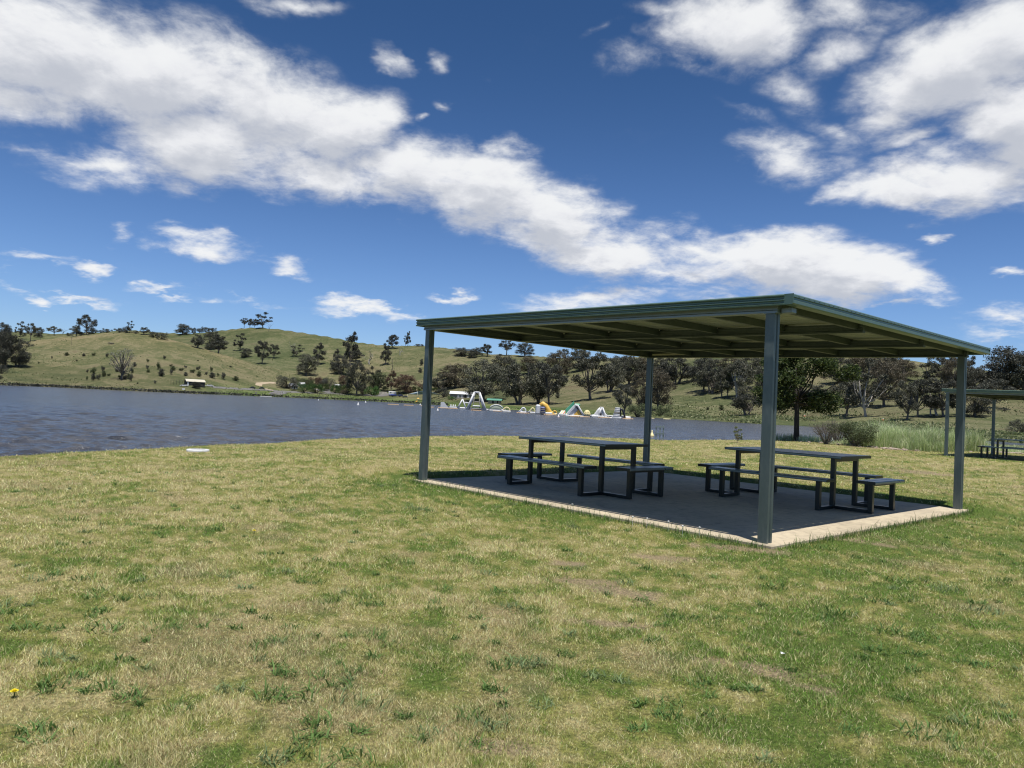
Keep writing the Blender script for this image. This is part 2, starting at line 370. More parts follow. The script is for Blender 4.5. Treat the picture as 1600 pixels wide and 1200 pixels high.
L = {
 'gum': leaf_mat('gum_leaves', (.055, .060, .042), (.10, .104, .072), (.21, .20, .145)),
 'dark': leaf_mat('dark_leaves', (.038, .043, .034), (.075, .079, .060), (.16, .155, .12)),
 'brown': leaf_mat('brownish_leaves', (.07, .062, .038), (.115, .10, .065), (.20, .17, .12)),
 'red': leaf_mat('rusty_leaves', (.08, .055, .036), (.15, .095, .062), (.20, .14, .10)),
 'green': leaf_mat('garden_leaves', (.03, .07, .015), (.06, .13, .03), (.11, .2, .05)),
 'lime': leaf_mat('bright_leaves', (.022, .040, .012), (.055, .088, .024), (.18, .215, .075), .4),
 'scrub': leaf_mat('scrub_leaves', (.05, .065, .03), (.085, .11, .045), (.15, .17, .08)),
 'reed': leaf_mat('reed_leaves', (.10, .13, .05), (.17, .20, .085), (.32, .31, .17)), 'pale': leaf_mat('pale_twigs', (.22, .22, .18), (.3, .3, .25), (.4, .39, .33)),
}
m_bark = wear('grey_bark', (.10, .085, .07), (.19, .17, .145), 9, .9, 0, .5, 20)
m_darkbark = wear('dark_bark', (.025, .021, .018), (.05, .042, .035), 9, .9, 0, .5, 20)
m_pale = wear('pale_dead_wood', (.42, .39, .35), (.30, .27, .24), 8, .85, 0, .3, 20)

# ------------------------------------------------------------------ terrain
WATER = -1.2
def az_of(px, py=None):
    py = 632.5+(px-800)*.0470 if py is None else py
    d = pixdir(px, py); return math.atan2(d[0], d[1])
def col(px, py, Y):            # control point -> azimuth, horizontal distance, height
    d = pixdir(px, py); k = Y/d[1]; return math.atan2(d[0], d[1]), math.hypot(d[0], d[1])*k, CAMH+d[2]*k
HOR = lambda px: 632.5+(px-800)*.0470
FAR = [(-900, 520), (-400, 470), (0, 405), (100, 455), (200, 443), (300, 450), (400, 520), (560, 590), (660, 520), (700, 430), (800, 354), (900, 312), (1000, 283),
       (1100, 265), (1200, 232), (1240, 236), (1300, 220), (1400, 177), (1500, 141), (1540, 132), (1600, 123), (1700, 112), (1900, 100), (2300, 90), (3200, 80)]
SHORE = np.array([(az_of(p), Y/math.cos(az_of(p))) for p, Y in FAR])
SHORE = np.vstack([[(-math.pi, 60), (-2.2, 60), (-1.9, 380)], SHORE, [(1.9, 50), (math.pi, 50)]])
NEAR = [(-900, 9.5), (-400, 11.4), (0, 14), (150, 15.9), (300, 18.3), (450, 21.8), (600, 26), (750, 30.5), (900, 34), (1050, 35.2), (1200, 40), (1300, 46), (1400, 62), (1480, 85),
        (1519, 100), (1557, 103), (1600, 106), (1700, 108), (1900, 112), (2300, 120)]
EDGE = np.array([(az_of(p), Y/math.cos(az_of(p))) for p, Y in NEAR])
EDGE = np.vstack([[(-math.pi, 400), (-2.3, 90), (-1.75, 12.5)], EDGE, [(1.9, 400), (math.pi, 400)]])
L1 = [(-900, 575, 620), (-400, 560, 640), (-150, 545, 660), (0, 537, 680), (50, 533, 680), (100, 526.5, 680), (150, 521, 680), (200, 520, 680), (230, 523, 680), (280, 534, 680), (330, 548, 685), (380, 562, 690), (420, 572, 700),
      (470, 585, 710), (520, 600, 720), (600, 618, 740), (700, 640, 760)]
L2 = [(-900, 530, 1100), (-400, 524, 1100), (0, 517.5, 1100), (100, 521.5, 1100), (150, 519, 1100), (205, 515.5, 1100), (260, 520, 1080), (300, 521, 1060), (345, 516, 1040), (375, 512.5, 1020), (405, 511, 1000), (440, 514.5, 990), (480, 520.5, 970), (520, 527, 950),
      (560, 534.5, 930), (600, 539.5, 900), (650, 539.5, 900), (690, 542.5, 890), (720, 546, 870), (767, 553, 850), (830, 555, 820), (880, 560, 760), (940, 560, 680), (1000, 557, 620), (1100, 554, 540),
      (1200, 553, 500), (1300, 555, 470), (1400, 560, 450), (1430, 564.5, 440), (1460, 568, 435), (1500, 573, 430), (1600, 584, 420), (1800, 600, 420), (2300, 620, 420), (3200, 660, 420)]
def layer(tab):
    a = []
    for px, py, Y in tab:
        az, r, z = col(px, py, Y); a.append((az, r, (z-CAMH)/r))
    return np.array(a)
A1, A2 = layer(L1), layer(L2)
def sminterp(x, xp, fp, w=.006):
    return (np.interp(x-w, xp, fp)+2*np.interp(x, xp, fp)+np.interp(x+w, xp, fp))/4
GX = [0, .05, .15, .3, .5, .7, .88, 1.0]; GY = [0, .035, .10, .25, .47, .71, .91, 1.0]
def U(u, v): return (BX+u*UX+v*VX, BY+u*UY+v*VY)
BX, BY, TH = 2.552, 7.349, -.8363
UX, UY = math.cos(TH), math.sin(TH); VX, VY = -UY, UX
S2 = (17.5, 15.95, .08)         # second shelter's offset from the first
def zlawn(x, y):
    z = -.065+.14*sstep(7, 17, x)*sstep(12, 24, y)*(1-sstep(34, 48, y))
    z = z-.07*sstep(-2, -9, x)
    z = z+.03*slabmask(x, y, .8)
    du = (x-BX)*UX+(y-BY)*UY; dv = (x-BX)*VX+(y-BY)*VY
    z = z+.095*np.maximum(sstep(-5.7, -6.2, du)*sstep(-.3, .4, dv), sstep(5.5, 6.0, dv)*sstep(.6, .1, du))*sstep(-12, -7.5, du)*sstep(12, 8, dv)
    r = np.hypot(x, y); z = z-.012*np.clip(r-40, 0, 90)
    z = z+.05*(fbm(x*.35, y*.35, 3, 3)-.5)*sstep(2.5, 6, r)*(1-slabmask(x, y, .9))+.018*(fbm(x*2.1, y*2.1, 9, 3)-.5)*(1-slabmask(x, y, .3))
    return z
def slabmask(x, y, pad):
    out = 0
    for ox, oy in ((0, 0), (S2[0], S2[1])):
        dx, dy = x-BX-ox, y-BY-oy; u = dx*UX+dy*UY; v = dx*VX+dy*VY
        d = np.maximum(np.maximum(-5.93-u, u-.13), np.maximum(-.13-v, v-5.73))
        out = np.maximum(out, 1-sstep(0, pad, d))
    return out
def zfar(az, r):
    rs = np.interp(az, SHORE[:, 0], SHORE[:, 1])
    tS = (WATER+.25-CAMH)/rs
    out = np.full(np.shape(r), -60.)
    for A, lim in ((A1, .0), (A2, 0)):
        rc = sminterp(az, A[:, 0], A[:, 1]); tc = sminterp(az, A[:, 0], A[:, 2])
        fr = (r-rs)/(rc-rs)
        g = np.interp(fr, GX, GY)
        t = tS+(tc-tS)*g
        z = CAMH+t*r
        zc = CAMH+tc*rc
        beyond = zc-((r-rc)*.10+(np.clip(r-rc, 0, 400)**2)*.0004)*(np.abs(az) < 1.6)
        z = np.where(fr > 1, np.maximum(beyond, -30), z)
        z = np.where(fr < 0, WATER+.25-(rs-r)*.35, z)
        if A is A1: z = np.where(az > A1[-1, 0], -60, z)
        out = np.maximum(out, z)
    und = (fbm(r*np.sin(az)*.012, r*np.cos(az)*.012, 21, 4)-.5)
    amp = 5.5*sstep(rs+20, rs+160, r)*(1-sstep(.6, .95, (r-rs)/(np.interp(az, A2[:, 0], A2[:, 1])-rs)))
    x = r*np.sin(az); y = r*np.cos(az)
    return out+und*amp+(fbm(x*.15, y*.15, 5, 3)-.5)*.7*sstep(rs, rs+25, r)
def zf(x, y):
    x = np.asarray(x, float); y = np.asarray(y, float)
    r = np.hypot(x, y); az = np.arctan2(x, y)
    re = np.interp(az, EDGE[:, 0], EDGE[:, 1])
    re = re+.25*(fbm(x*.6, y*.6, 31, 3)-.5)*2
    near = zlawn(x, y)
    d = r-re
    drop = np.where(d > -.7, .55*(sstep(-.7, .5, d))*.35+np.clip(d, 0, 40)*.45, 0)
    near = np.where(d > -.7, near-drop, near)
    near = np.maximum(near, -3.2)
    return np.maximum(near, zfar(az, r))
def znear_max(px):
    az = az_of(px); rr = np.linspace(60, 1500, 1500); return rr, zf(rr*math.sin(az), rr*math.cos(az))
def hit(px, py, rmin=60, rmax=1500, z=None):
    """where the line of sight of a pixel meets the terrain (or a level)"""
    d = pixdir(px, py)
    if z is not None:
        k = (z-CAMH)/d[2]; return Vector((d[0]*k, d[1]*k, z))
    az = math.atan2(d[0], d[1]); hh = math.hypot(d[0], d[1]); t = d[2]/hh
    rr = np.exp(np.linspace(math.log(rmin), math.log(rmax), 4000))
    zz = zf(rr*math.sin(az), rr*math.cos(az)); el = (zz-CAMH)/rr
    ok = np.nonzero(el >= t)[0]
    i = ok[0] if len(ok) else int(np.argmax(el))
    return Vector((rr[i]*math.sin(az), rr[i]*math.cos(az), zz[i]))

def lawn_tint(x, y):
    """base colour of the lawn: green patches, straw patches, bare dirt"""
    p = fbm(x*.45+3, y*.45, 41, 4); q = fbm(x*1.6, y*1.6, 51, 4); w = fbm(x*5.5, y*5.5, 61, 3)
    az = np.arctan2(x, y); r = np.hypot(x, y)
    w2 = fbm(x*15, y*15, 62, 2)
    g = (p-.5)*1.0+(q-.5)*1.5+(w-.5)*2.3+(w2-.5)*2.0-.05
    # greener to the right-hand foreground, along the slab edge and by the water
    g = g+.56*sstep(.10, .45, az)*(1-sstep(9, 16, r))-.13*sstep(.0, -.5, az)-.22*sstep(14, 30, r)
    g = g+1.2*slabmask(x, y, 1.3)*(fbm(x*1.1, y*1.1, 77, 2)+.1)
    green = np.array((.195, .285, .06)); yg = np.array((.43, .425, .13)); straw = np.array((.70, .595, .30)); dry = np.array((.50, .385, .235))
    a = sstep(-.1, .95, g)[:, None]; s = sstep(.1, -.95, g)[:, None]
    c = yg*(1-a-s*(1-a))+green*a+straw*s*(1-a)
    dd = sstep(.60, .80, fbm(x*1.3+40, y*1.3+7, 88, 4))[:, None]*.5
    c = c*(1-dd)+dry*dd
    return c, dirt(x, y)
DIRT = [(985, 928, .5, .12), (900, 905, .45, .10), (880, 880, .25, .08), (1040, 872, .5, .09), (1160, 862, .7, .10), (1330, 848, .8, .08), (955, 975, .35, .05), (1205, 1048, .30, .07), (1120, 1035, .2, .06), (1290, 1080, .2, .06), (1450, 742, 1.5, .4), (1310, 690, 2.6, .7), (1395, 707, 2.5, .5), (780, 1170, .2, .06)]
def dirt(x, y):
    out = np.zeros(np.shape(x))
    for px, py, rx, ry in DIRT:
        c = hit(px, py, z=-.07); d = Vector((c.x, c.y)).normalized()
        dx, dy = x-c.x, y-c.y; a = dx*d.y-dy*d.x; b = dx*d.x+dy*d.y
        out = np.maximum(out, 1-np.sqrt((a/rx)**2+(b/(ry*2.2))**2))
    n = fbm(x*6, y*6, 19, 4)
    return sstep(.15, .6, out+(n-.5)*1.3)*(out > 0)*.8
DIRTC = np.array((.33, .25, .175))
def make_ground():
    a_f = np.linspace(-R(44), R(44), 740)
    a_b = np.linspace(R(44), R(316), 150)[1:-1]
    az = np.concatenate([a_f, a_b]); na = len(az)
    rr = np.concatenate([[.3, .8, 1.4], np.exp(np.linspace(math.log(2.0), math.log(60), 210)), np.exp(np.linspace(math.log(60), math.log(1500), 230))[1:], [1800, 2300, 3000, 4500, 7000]])
    Rr, Az = np.meshgrid(rr, az, indexing='ij'); x = (Rr*np.sin(Az)).ravel(); y = (Rr*np.cos(Az)).ravel(); z = zf(x, y)
    V = np.column_stack([x, y, z]); V = np.vstack([V, [[0, 0, float(zf(0., .01))]]])
    nr = len(rr); i, j = np.meshgrid(np.arange(nr-1), np.arange(na), indexing='ij'); j2 = (j+1) % na
    Fq = np.stack([i*na+j, (i+1)*na+j, (i+1)*na+j2, i*na+j2], -1).reshape(-1, 4)
    hub = len(V)-1; jj = np.arange(na)
    me = npmesh('ground', V, Fq[:, ::-1], True)
    r = np.hypot(V[:, 0], V[:, 1]); azv = np.arctan2(V[:, 0], V[:, 1])
    c, d = lawn_tint(V[:, 0], V[:, 1])
    c = c*.55  # ground darkened under the blades: shade in the gaps put into the colour
    c = c*(1-d[:, None])+DIRTC*d[:, None]
    rs = np.interp(azv, SHORE[:, 0], SHORE[:, 1]); re = np.interp(azv, EDGE[:, 0], EDGE[:, 1])
    hill = sstep(46, 62, r)*(r > 20)
    bank = sstep(-1.0, -.2, r-re)*(r < rs-5)*(1-hill)
    bank = np.where(z_like(V) < -.3, np.maximum(bank, (1-hill)), bank)
    c = c*(1-bank[:, None])+np.array((.12, .10, .06))*bank[:, None]
    # hill tint: greener high ridges, greyer bare patches by the water on the right
    px = 800+F*np.tan(np.clip(azv, -1.2, 1.2))
    rc = np.interp(azv, A2[:, 0], A2[:, 1]); fr = (r-rs)/(rc-rs)
    tint = np.ones((len(V), 3))
    hi = (sstep(.72, .95, fr)*sstep(900, 300, px))[:, None]; tint = tint*(1-hi*.5)+np.array((.66, .82, .6))*hi*.5
    lo = (sstep(.16, .04, fr)*sstep(250, 420, px)*sstep(1020, 900, px))[:, None]; tint = tint*(1-lo)+np.array((.72, 1.02, .62))*lo
    rt = (sstep(950, 1150, px)*sstep(.7, .3, fr))[:, None]; tint = tint*(1-rt)+np.array((.85, .93, .88))*rt
    r1 = np.interp(azv, A1[:, 0], A1[:, 1]); t1 = (azv < A1[-1, 0]-.03)
    bk = (sstep(0, 30, r-r1)*t1*sstep(560, 420, px)*(1-hi[:, 0]))[:, None]; tint = tint*(1-bk)+tint*np.array((.74, .84, .78))*bk
    cr1 = (sstep(-75, -12, r-r1)*(r < r1+12)*t1*sstep(430, 330, px)*.55)[:, None]; tint = tint*(1-cr1)+np.array((1.35, 1.2, 1.2))*cr1
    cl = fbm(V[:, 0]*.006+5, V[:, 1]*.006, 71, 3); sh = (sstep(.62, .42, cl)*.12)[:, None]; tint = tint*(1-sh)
    c = c*(1-hill[:, None])+tint*hill[:, None]
    colattr(me, 'tint', c); zc = np.zeros((len(V), 3)); zc[:, 0] = hill; colattr(me, 'zone', zc)
    o = linkmesh('ground', me, [m_ground]); tag(o, kind='structure'); return o
def z_like(V): return V[:, 2]
make_ground()

def water_mat():
    m, T, b = mat('lake_water', (.022, .03, .042), .2, 0, .5)
    b.inputs['IOR'].default_value = 1.33
    P = T.n('ShaderNodeNewGeometry').outputs['Position']
    rot = T.n('ShaderNodeMapping', ins={'Vector': P, 'Rotation': (0, 0, R(-14)), 'Scale': (.5, 1., 1.)}).outputs[0]
    w1 = T.noise(rot, 1.1, 5, .62, .5); w2 = T.noise(rot, 4.2, 3, .6, .3); w3 = T.noise(rot, .28, 3, .5, .3)
    h = T.math('ADD', T.math('MULTIPLY', w1, .55), T.math('ADD', T.math('MULTIPLY', w2, .13), T.math('MULTIPLY', w3, .3)))
    bn = T.n('ShaderNodeBump', ins={'Strength': 1.0, 'Distance': .8, 'Height': h})
    T.t.links.new(bn.outputs[0], b.inputs['Normal'])
    # base tone drifts broadly and is paler where ripples stand high; whitecaps where crests break
    big = T.noise(rot, .035, 3, .5)
    cap = T.math('MULTIPLY', T.maprange(w1, .70, .76), T.maprange(T.noise(P, .6, 2, .5), .5, .62))
    base = T.mix(T.maprange(big, .35, .65), (.036, .038, .044), (.046, .048, .054))
    base = T.mix(T.maprange(w1, .38, .6), base, (.070, .073, .084))
    T.t.links.new(T.mix(T.math('MULTIPLY', cap, .7), base, (.7, .72, .75)), b.inputs['Base Color'])
    return m
def make_water():
    azs = np.concatenate([np.linspace(-R(125), -R(43), 40)[:-1], np.linspace(-R(43), R(43), 860), np.linspace(R(43), R(80), 20)[1:]])
    rr = np.concatenate([np.exp(np.linspace(math.log(9), math.log(620), 640)), [700, 850]])
    Rr, Az = np.meshgrid(rr, azs, indexing='ij'); x = Rr*np.sin(Az); y = Rr*np.cos(Az); z = np.zeros_like(x)
    rg = np.random.default_rng(3)
    gust = .95+.15*fbm(x*.05, y*.12, 4, 3)
    for k in range(32):
        lam = .34*1.064**k; a = rg.normal(R(97), R(44)); ph = rg.uniform(0, 6.28); kk = 2*math.pi/lam
        att = sstep(lam/.0066/2.2, lam/.0066/4.5, Rr)
        wob = 1.6*fbm(x*.22/lam+k, y*.22/lam, k+9, 2)*3
        q = np.sin(kk*(x*math.cos(a)+y*math.sin(a))+ph+wob)
        z += att*.0115*lam**.45*(q-.35*np.cos(2*(kk*(x*math.cos(a)+y*math.sin(a))+ph+wob)))
    z *= gust*(np.abs(Az) < R(42.9))*sstep(R(42.9), R(41), np.abs(Az))
    V = np.column_stack([x.ravel(), y.ravel(), (WATER+z).ravel()]); nr, na = len(rr), len(azs)
    i, j = np.meshgrid(np.arange(nr-1), np.arange(na-1), indexing='ij')
    Fq = np.stack([i*na+j, i*na+j+1, (i+1)*na+j+1, (i+1)*na+j], -1).reshape(-1, 4)
    # only where there is lake (plus a margin)
    ra = np.repeat(rr[:-1], na-1); aa = np.tile((azs[:-1]+azs[1:])/2, nr-1)
    re = np.interp(aa, EDGE[:, 0], EDGE[:, 1]); rs = np.interp(aa, SHORE[:, 0], SHORE[:, 1])
    keep = (ra > re-3) & (ra < rs+25)
    me = npmesh('water', V, Fq[keep][:, ::-1], True)
    tag(linkmesh('water', me, [water_mat()]), kind='structure')
make_water()

# ------------------------------------------------------------------ slabs
def slab(name, off):
    mb = MB()
    mb.box(-5.93, .13, -.085, 5.73, -.22, 0, .012)
    o = mb.build(name, m_conc, loc=(BX+off[0], BY+off[1], off[2]), rz=TH); tag(o, kind='structure'); return o
slab('concrete_slab', (0, 0, 0)); slab('concrete_slab', S2)

# ------------------------------------------------------------------ picnic shelter (local u, v, z)
LU, LV = 5.777, 5.606
def zr(u): return 2.26-u*.0140            # underside of the perimeter beams
def make_shelter():
    root = empty('picnic_shelter', (BX, BY, 0), TH)
    for (u, v) in ((0, 0), (-LU, 0), (0, LV), (-LU, LV)):
        mb = MB(); h = .05; z1 = zr(u)
        # cold-formed post: closed box with a shallow rolled groove on two faces
        g = .012; prof = [(-h, -h), (h, -h), (h, -.016), (h-g, -.011), (h-g, .011), (h, .016), (h, h), (.016, h), (.011, h-g), (-.011, h-g), (-.016, h), (-h, h), (-h, .016), (-h+g, .011), (-h+g, -.011), (-h, -.016)]
        mb.prism(prof, (u, v, -.01), (u, v, z1), (0, 1, 0)) if False else None
        n = len(prof); vs = [(u+a, v+b, z) for z in (0.0, z1-.004) for a, b in prof]
        mb.add(vs, [(i, (i+1) % n, (i+1) % n+n, i+n) for i in range(n)]+[tuple(range(n))[::-1], tuple(range(n, 2*n))])
        p = mb.build('post', m_post, root)
        bp = MB(); bp.box(u-.062, u+.062, v-.062, v+.062, z1-.003, z1+.004); bp.build('cap_plate', m_beam, p)
    # perimeter and inner beams running with u
    for k, (v, zz, hh) in enumerate(((0, 0, .122), (1.95, .0, .10), (3.85, 0, .10), (LV, 0, .122))):
        mb = MB(); a, b = -LU-.1, .075
        w = .055 if k in (0, 3) else .035
        vs = []
        for u in (a, b):
            for (dv, dz) in ((-w, 0), (w, 0), (w, .02), (w*.55, .03), (w*.55, hh-.03), (w, hh-.02), (w, hh), (-w, hh), (-w, hh-.02), (-w*.82, hh-.03), (-w*.82, .03), (-w, .02)):
                vs.append((u, v+dv, zr(u)+dz+.002))
        n = 12; mb.add(vs, [(i, i+n, (i+1) % n+n, (i+1) % n) for i in range(n)]+[tuple(range(n)), tuple(range(n, 2*n))[::-1]])
        mb.build('beam', m_beam if k in (0,) else m_purlin, root)
    mb = MB(); u = -LU-.02; zz = zr(u)+.002      # deep edge channel across the high end
    mb.add([(u+a, v, zz+b) for v in (-.04, LV+.04) for a, b in ((-.05, 0), (.05, 0), (.05, .02), (.03, .03), (.03, .09), (.05, .10), (.05, .122), (-.05, .122), (-.05, .10), (-.04, .09), (-.04, .03), (-.05, .02))], [(i, (i+1) % 12, (i+1) % 12+12, i+12) for i in range(12)]+[tuple(range(12))[::-1], tuple(range(12, 24))])
    mb.build('edge_channel', m_purlin, root)
    # purlins running with v between the beams
    for u in (-4.75, -3.79, -2.83, -1.87, -.91, 0):
        for (v0, v1) in ((.06, 1.91), (1.99, 3.81), (3.89, LV-.06)):
            mb = MB(); mb.bar((u, v0, zr(u)+.082), (u, v1, zr(u)+.082), .045, .085); 
            mb.build('purlin', m_purlin, root)
    # ribbed roof sheet, ribs run with u
    u0, u1, v0, v1 = -LU-.13, .19, -.10, LV+.22
    vs = []; fs = []; prof = []; v = v0
    while v < v1-.001:
        for dv, dz in ((0, 0), (.085, 0), (.100, .022), (.125, .022), (.140, 0)): prof.append((min(v+dv, v1), dz))
        v += .19
    prof.append((v1, 0))
    for u in (u0, u1):
        for (v, dz) in prof: vs.append((u, v, zr(u)+.128+dz))
    n = len(prof); fs = [(i, i+1, i+1+n, i+n) for i in range(n-1)]
    rf = MB().add(vs, fs); r = rf.build('roof_sheet', m_soffit, root)
    md = r.modifiers.new('thick', 'SOLIDIFY'); md.thickness = .0015; md.offset = 1
    # fascia: ribbed barge capping on three sides (profile: outwards, up)
    FP = [(0, 0), (.022, 0), (.024, .012), (.004, .024), (.004, .038), (.024, .044), (.024, .052), (.004, .064), (.004, .078), (.026, .084), (.028, .094), (.012, .106), (-.03, .107), (-.03, .103), (-.004, .101), (-.004, .004)]
    def run(a, b, flip=1):
        mb = MB(); mb.prism([(p[0]*flip, p[1]) for p in FP], a, b)
        return mb
    zo = .056
    ua, ub, va, vb = -LU-.15, .205, -.15, LV+.24
    run((ua, va, zr(ua)+zo), (ub, va, zr(ub)+zo), 1).build('fascia', m_fascia, root)
    run((ub, vb, zr(ub)+zo), (ua, vb, zr(ua)+zo), 1).build('fascia', m_fascia, root)
    run((ua, vb, zr(ua)+zo), (ua, va, zr(ua)+zo), 1).build('fascia', m_fascia, root)
    # gutter along the low side with its row of overflow slots
    GP = [(0, 0), (.085, 0), (.098, .010), (.098, .038), (.088, .046), (.088, .064), (.100, .070), (.100, .090), (.092, .099), (.092, .093), (.082, .066), (.08, .048), (.09, .04), (.09, .012), (.082, .006), (.004, .006), (.004, .085), (0, .085)]
    zb = zr(ub)+zo+.004
    g = MB(); g.prism(GP, (ub-.01, va-.012, zb), (ub-.01, vb+.012, zb))
    v = va+.08; g.cur = 1
    while v < vb-.1:
        g.box(ub+.0885, ub+.0905, v, v+.028, zb+.076, zb+.083); v += .105
    g = g.build('gutter', [m_fascia, m_black], root)
    for vv in (va-.016, vb+.012):
        e = MB().add([(ub-.01+a, vv+d, zb+c) for d in (0, .004) for a, c in ((0, 0), (.085, 0), (.1, .012), (.102, .102), (0, .102))], [(0, 1, 2, 3, 4), (9, 8, 7, 6, 5), (0, 5, 6, 1), (1, 6, 7, 2), (2, 7, 8, 3), (3, 8, 9, 4), (4, 9, 5, 0)])
        e.build('end_cap', m_fascia, g)
    mb = MB(); mb.box(.085, .20, .0, .09, zr(0)+.0, zr(0)+.05, .004); mb.build('beam_end', m_beam, root)
    # light gutter strap / cap strip at the back
    mb = MB(); mb.box(-LU+.1, -LU+.9, LV-.07, LV-.06, zr(-LU)+.04, zr(-LU)+.075); mb.build('cover_strip', m_cream, root)
    return root
sh1 = make_shelter(); tag(sh1, 'large open steel picnic shelter on the concrete slab with two table sets under it', 'shelter', 'picnic shelters')
sh2 = copy_tree(sh1); sh2.location = (BX+S2[0], BY+S2[1], S2[2]); sh2['label'] = 'smaller-looking distant shelter cut off by the frame edge beyond the tall grass'

# ------------------------------------------------------------------ picnic tables
def make_table():
    root = empty('picnic_table', (0, 0, 0), TH)
    HL, HW = .905, .49; T_ = .74; S_ = .44; AU, AV, CV, DU = .743, .358, .787, 1.263
    def planks(name, u0, u1, v0, v1, z, n, along='u', th=.038, parent=root):
        mb = MB(); w = ((v1-v0) if along == 'u' else (u1-u0))/n
        for i in range(n):
            if along == 'u': mb.box(u0, u1, v0+i*w+.002, v0+(i+1)*w-.002, z-th, z, .010)
            else: mb.box(u0+i*w+.002, u0+(i+1)*w-.002, v0, v1, z-th, z, .010)
        p = mb.build(name, m_plank, parent)
        e = .003
        if along == 'u':
            for uu in (u0-e, u1): MB().box(uu, uu+e, v0+.004, v1-.004, z-th-.002, z-.001).build('end_cap', m_frame, p)
        else:
            for vv in (v0-e, v1): MB().box(u0+.004, u1-.004, vv, vv+e, z-th-.002, z-.001).build('end_cap', m_frame, p)
        return p
    planks('tabletop', -HL, HL, -HW, HW, T_, 5)
    planks('seat', -.91, .91, -.92, -.655, S_, 2); planks('seat', -.91, .91, .655, .92, S_, 2)
    planks('seat', 1.115, 1.376, -.5, .5, S_, 2, 'v'); planks('seat', -1.376, -1.115, -.5, .5, S_, 2, 'v')
    t = .062
    for su in (-1, 1):
        for sv_ in (-1, 1):
            mb = MB(); mb.box(su*AU-t/2, su*AU+t/2, sv_*AV-t/2, sv_*AV+t/2, .006, T_-.039, .004); mb.build('table_leg', m_frame, root)
            mb = MB(); c = sv_*CV; mb.box(su*AU-t/2, su*AU+t/2, c-t/2, c+t/2, .006, S_-.039, .004); mb.build('seat_leg', m_frame, root)
            mb = MB(); c = su*DU; mb.box(c-t/2, c+t/2, sv_*AV-t/2, sv_*AV+t/2, .006, S_-.039, .004); mb.build('seat_leg', m_frame, root)
            mb = MB(); lo, hi = sorted((sv_*(AV+t/2), sv_*(CV-t/2))); mb.box(su*AU-t/2+.003, su*AU+t/2-.003, lo, hi, .006, .006+t*.7, .003); mb.build('foot_rail', m_frame, root); mb = MB()
            lo, hi = sorted((su*(AU+t/2), su*(DU-t/2))); mb.box(lo, hi, sv_*AV-t/2+.003, sv_*AV+t/2-.003, .006, .006+t*.7, .003); mb.build('foot_rail', m_frame, root)
        mb = MB(); mb.box(su*AU-t/2+.003, su*AU+t/2-.003, -AV+t/2, AV-t/2, T_-.039-t*.8, T_-.0395, .003); mb.build('cross_rail', m_frame, root)
        mb = MB(); c = su*DU; mb.box(c-t/2+.003, c+t/2-.003, -AV+t/2, AV-t/2, S_-.039-t*.5, S_-.0395, .003); mb.build('cross_rail', m_frame, root)
    return root
G_T = 'picnic tables with attached benches'
tb1 = make_table(); x, y = U(-4.073, 1.742); tb1.location = (x, y, 0); tag(tb1, 'dark metal picnic table with four benches, standing at the lake side of the near slab', 'picnic table', G_T)
tb2 = copy_tree(tb1); x, y = U(-1.683, 3.888); tb2.location = (x, y, 0); tb2['label'] = 'dark picnic table with four benches, partly hidden by the near post of the large shelter'
tb3 = copy_tree(tb1); x, y = U(-3.75, 1.742); tb3.location = (x+S2[0], y+S2[1], S2[2]); tb3['label'] = 'distant picnic table under the far shelter, cut by the frame edge'

# ------------------------------------------------------------------ lawn grass
rng = np.random.default_rng(7)
def blades(name, x, y, z0, hgt, wid, lean, colr, segs=1, curve=.5, zj=0):
    """triangular (segs=1) or two-piece bent blades"""
    n = len(x); a = rng.uniform(0, 2*math.pi, n); b = rng.uniform(0, 2*math.pi, n)
    sx, sy = np.cos(a)*wid/2, np.sin(a)*wid/2
    lx, ly = np.cos(b)*np.sin(lean)*hgt, np.sin(b)*np.sin(lean)*hgt; lz = np.cos(lean)*hgt
    if segs == 1:
        V = np.stack([np.column_stack([x-sx, y-sy, z0]), np.column_stack([x+sx, y+sy, z0]), np.column_stack([x+lx, y+ly, z0+lz])], 1)
        k = 3; Fc = np.arange(n*3).reshape(n, 3); cc = np.repeat(colr[:, None], 3, 1)
    else:
        m1 = .55; mx, my, mz = x+lx*m1*(1-curve), y+ly*m1*(1-curve), z0+lz*m1*(1+curve*.35)
        V = np.stack([np.column_stack([x-sx, y-sy, z0]), np.column_stack([x+sx, y+sy, z0]), np.column_stack([mx+sx*.8, my+sy*.8, mz]), np.column_stack([mx-sx*.8, my-sy*.8, mz]), np.column_stack([x+lx*1.1, y+ly*1.1, z0+lz])], 1)
        base = np.arange(n)[:, None]*5
        Fc = np.concatenate([base+[0, 1, 2], base+[0, 2, 3], base+[3, 2, 4]]); cc = np.repeat(colr[:, None], 5, 1)
    me = npmesh(name, V.reshape(-1, 3), Fc); colattr(me, 'tint', cc.reshape(-1, 3)); return me
def blade_cols(x, y, n):
    c, d = lawn_tint(x, y)
    u = rng.uniform(0, 1, n)[:, None]
    straw = np.array((.88, .76, .44)); green = np.array((.16, .28, .055)); brn = np.array((.30, .20, .125))
    gness = np.clip((c[:, 1]-c[:, 0])/.09+.35, 0, 1)[:, None]
    ps = .40-.24*gness
    c = np.where(u < ps, c*.35+straw*.65, c); c = np.where(u > .80-.18*gness, c*.4+green*.6, c)
    c = np.where((u > .46) & (u < .56), c*.3+brn*.7, c)
    return np.clip(c*rng.uniform(.5, 1.5, n)[:, None], 0, .85), d
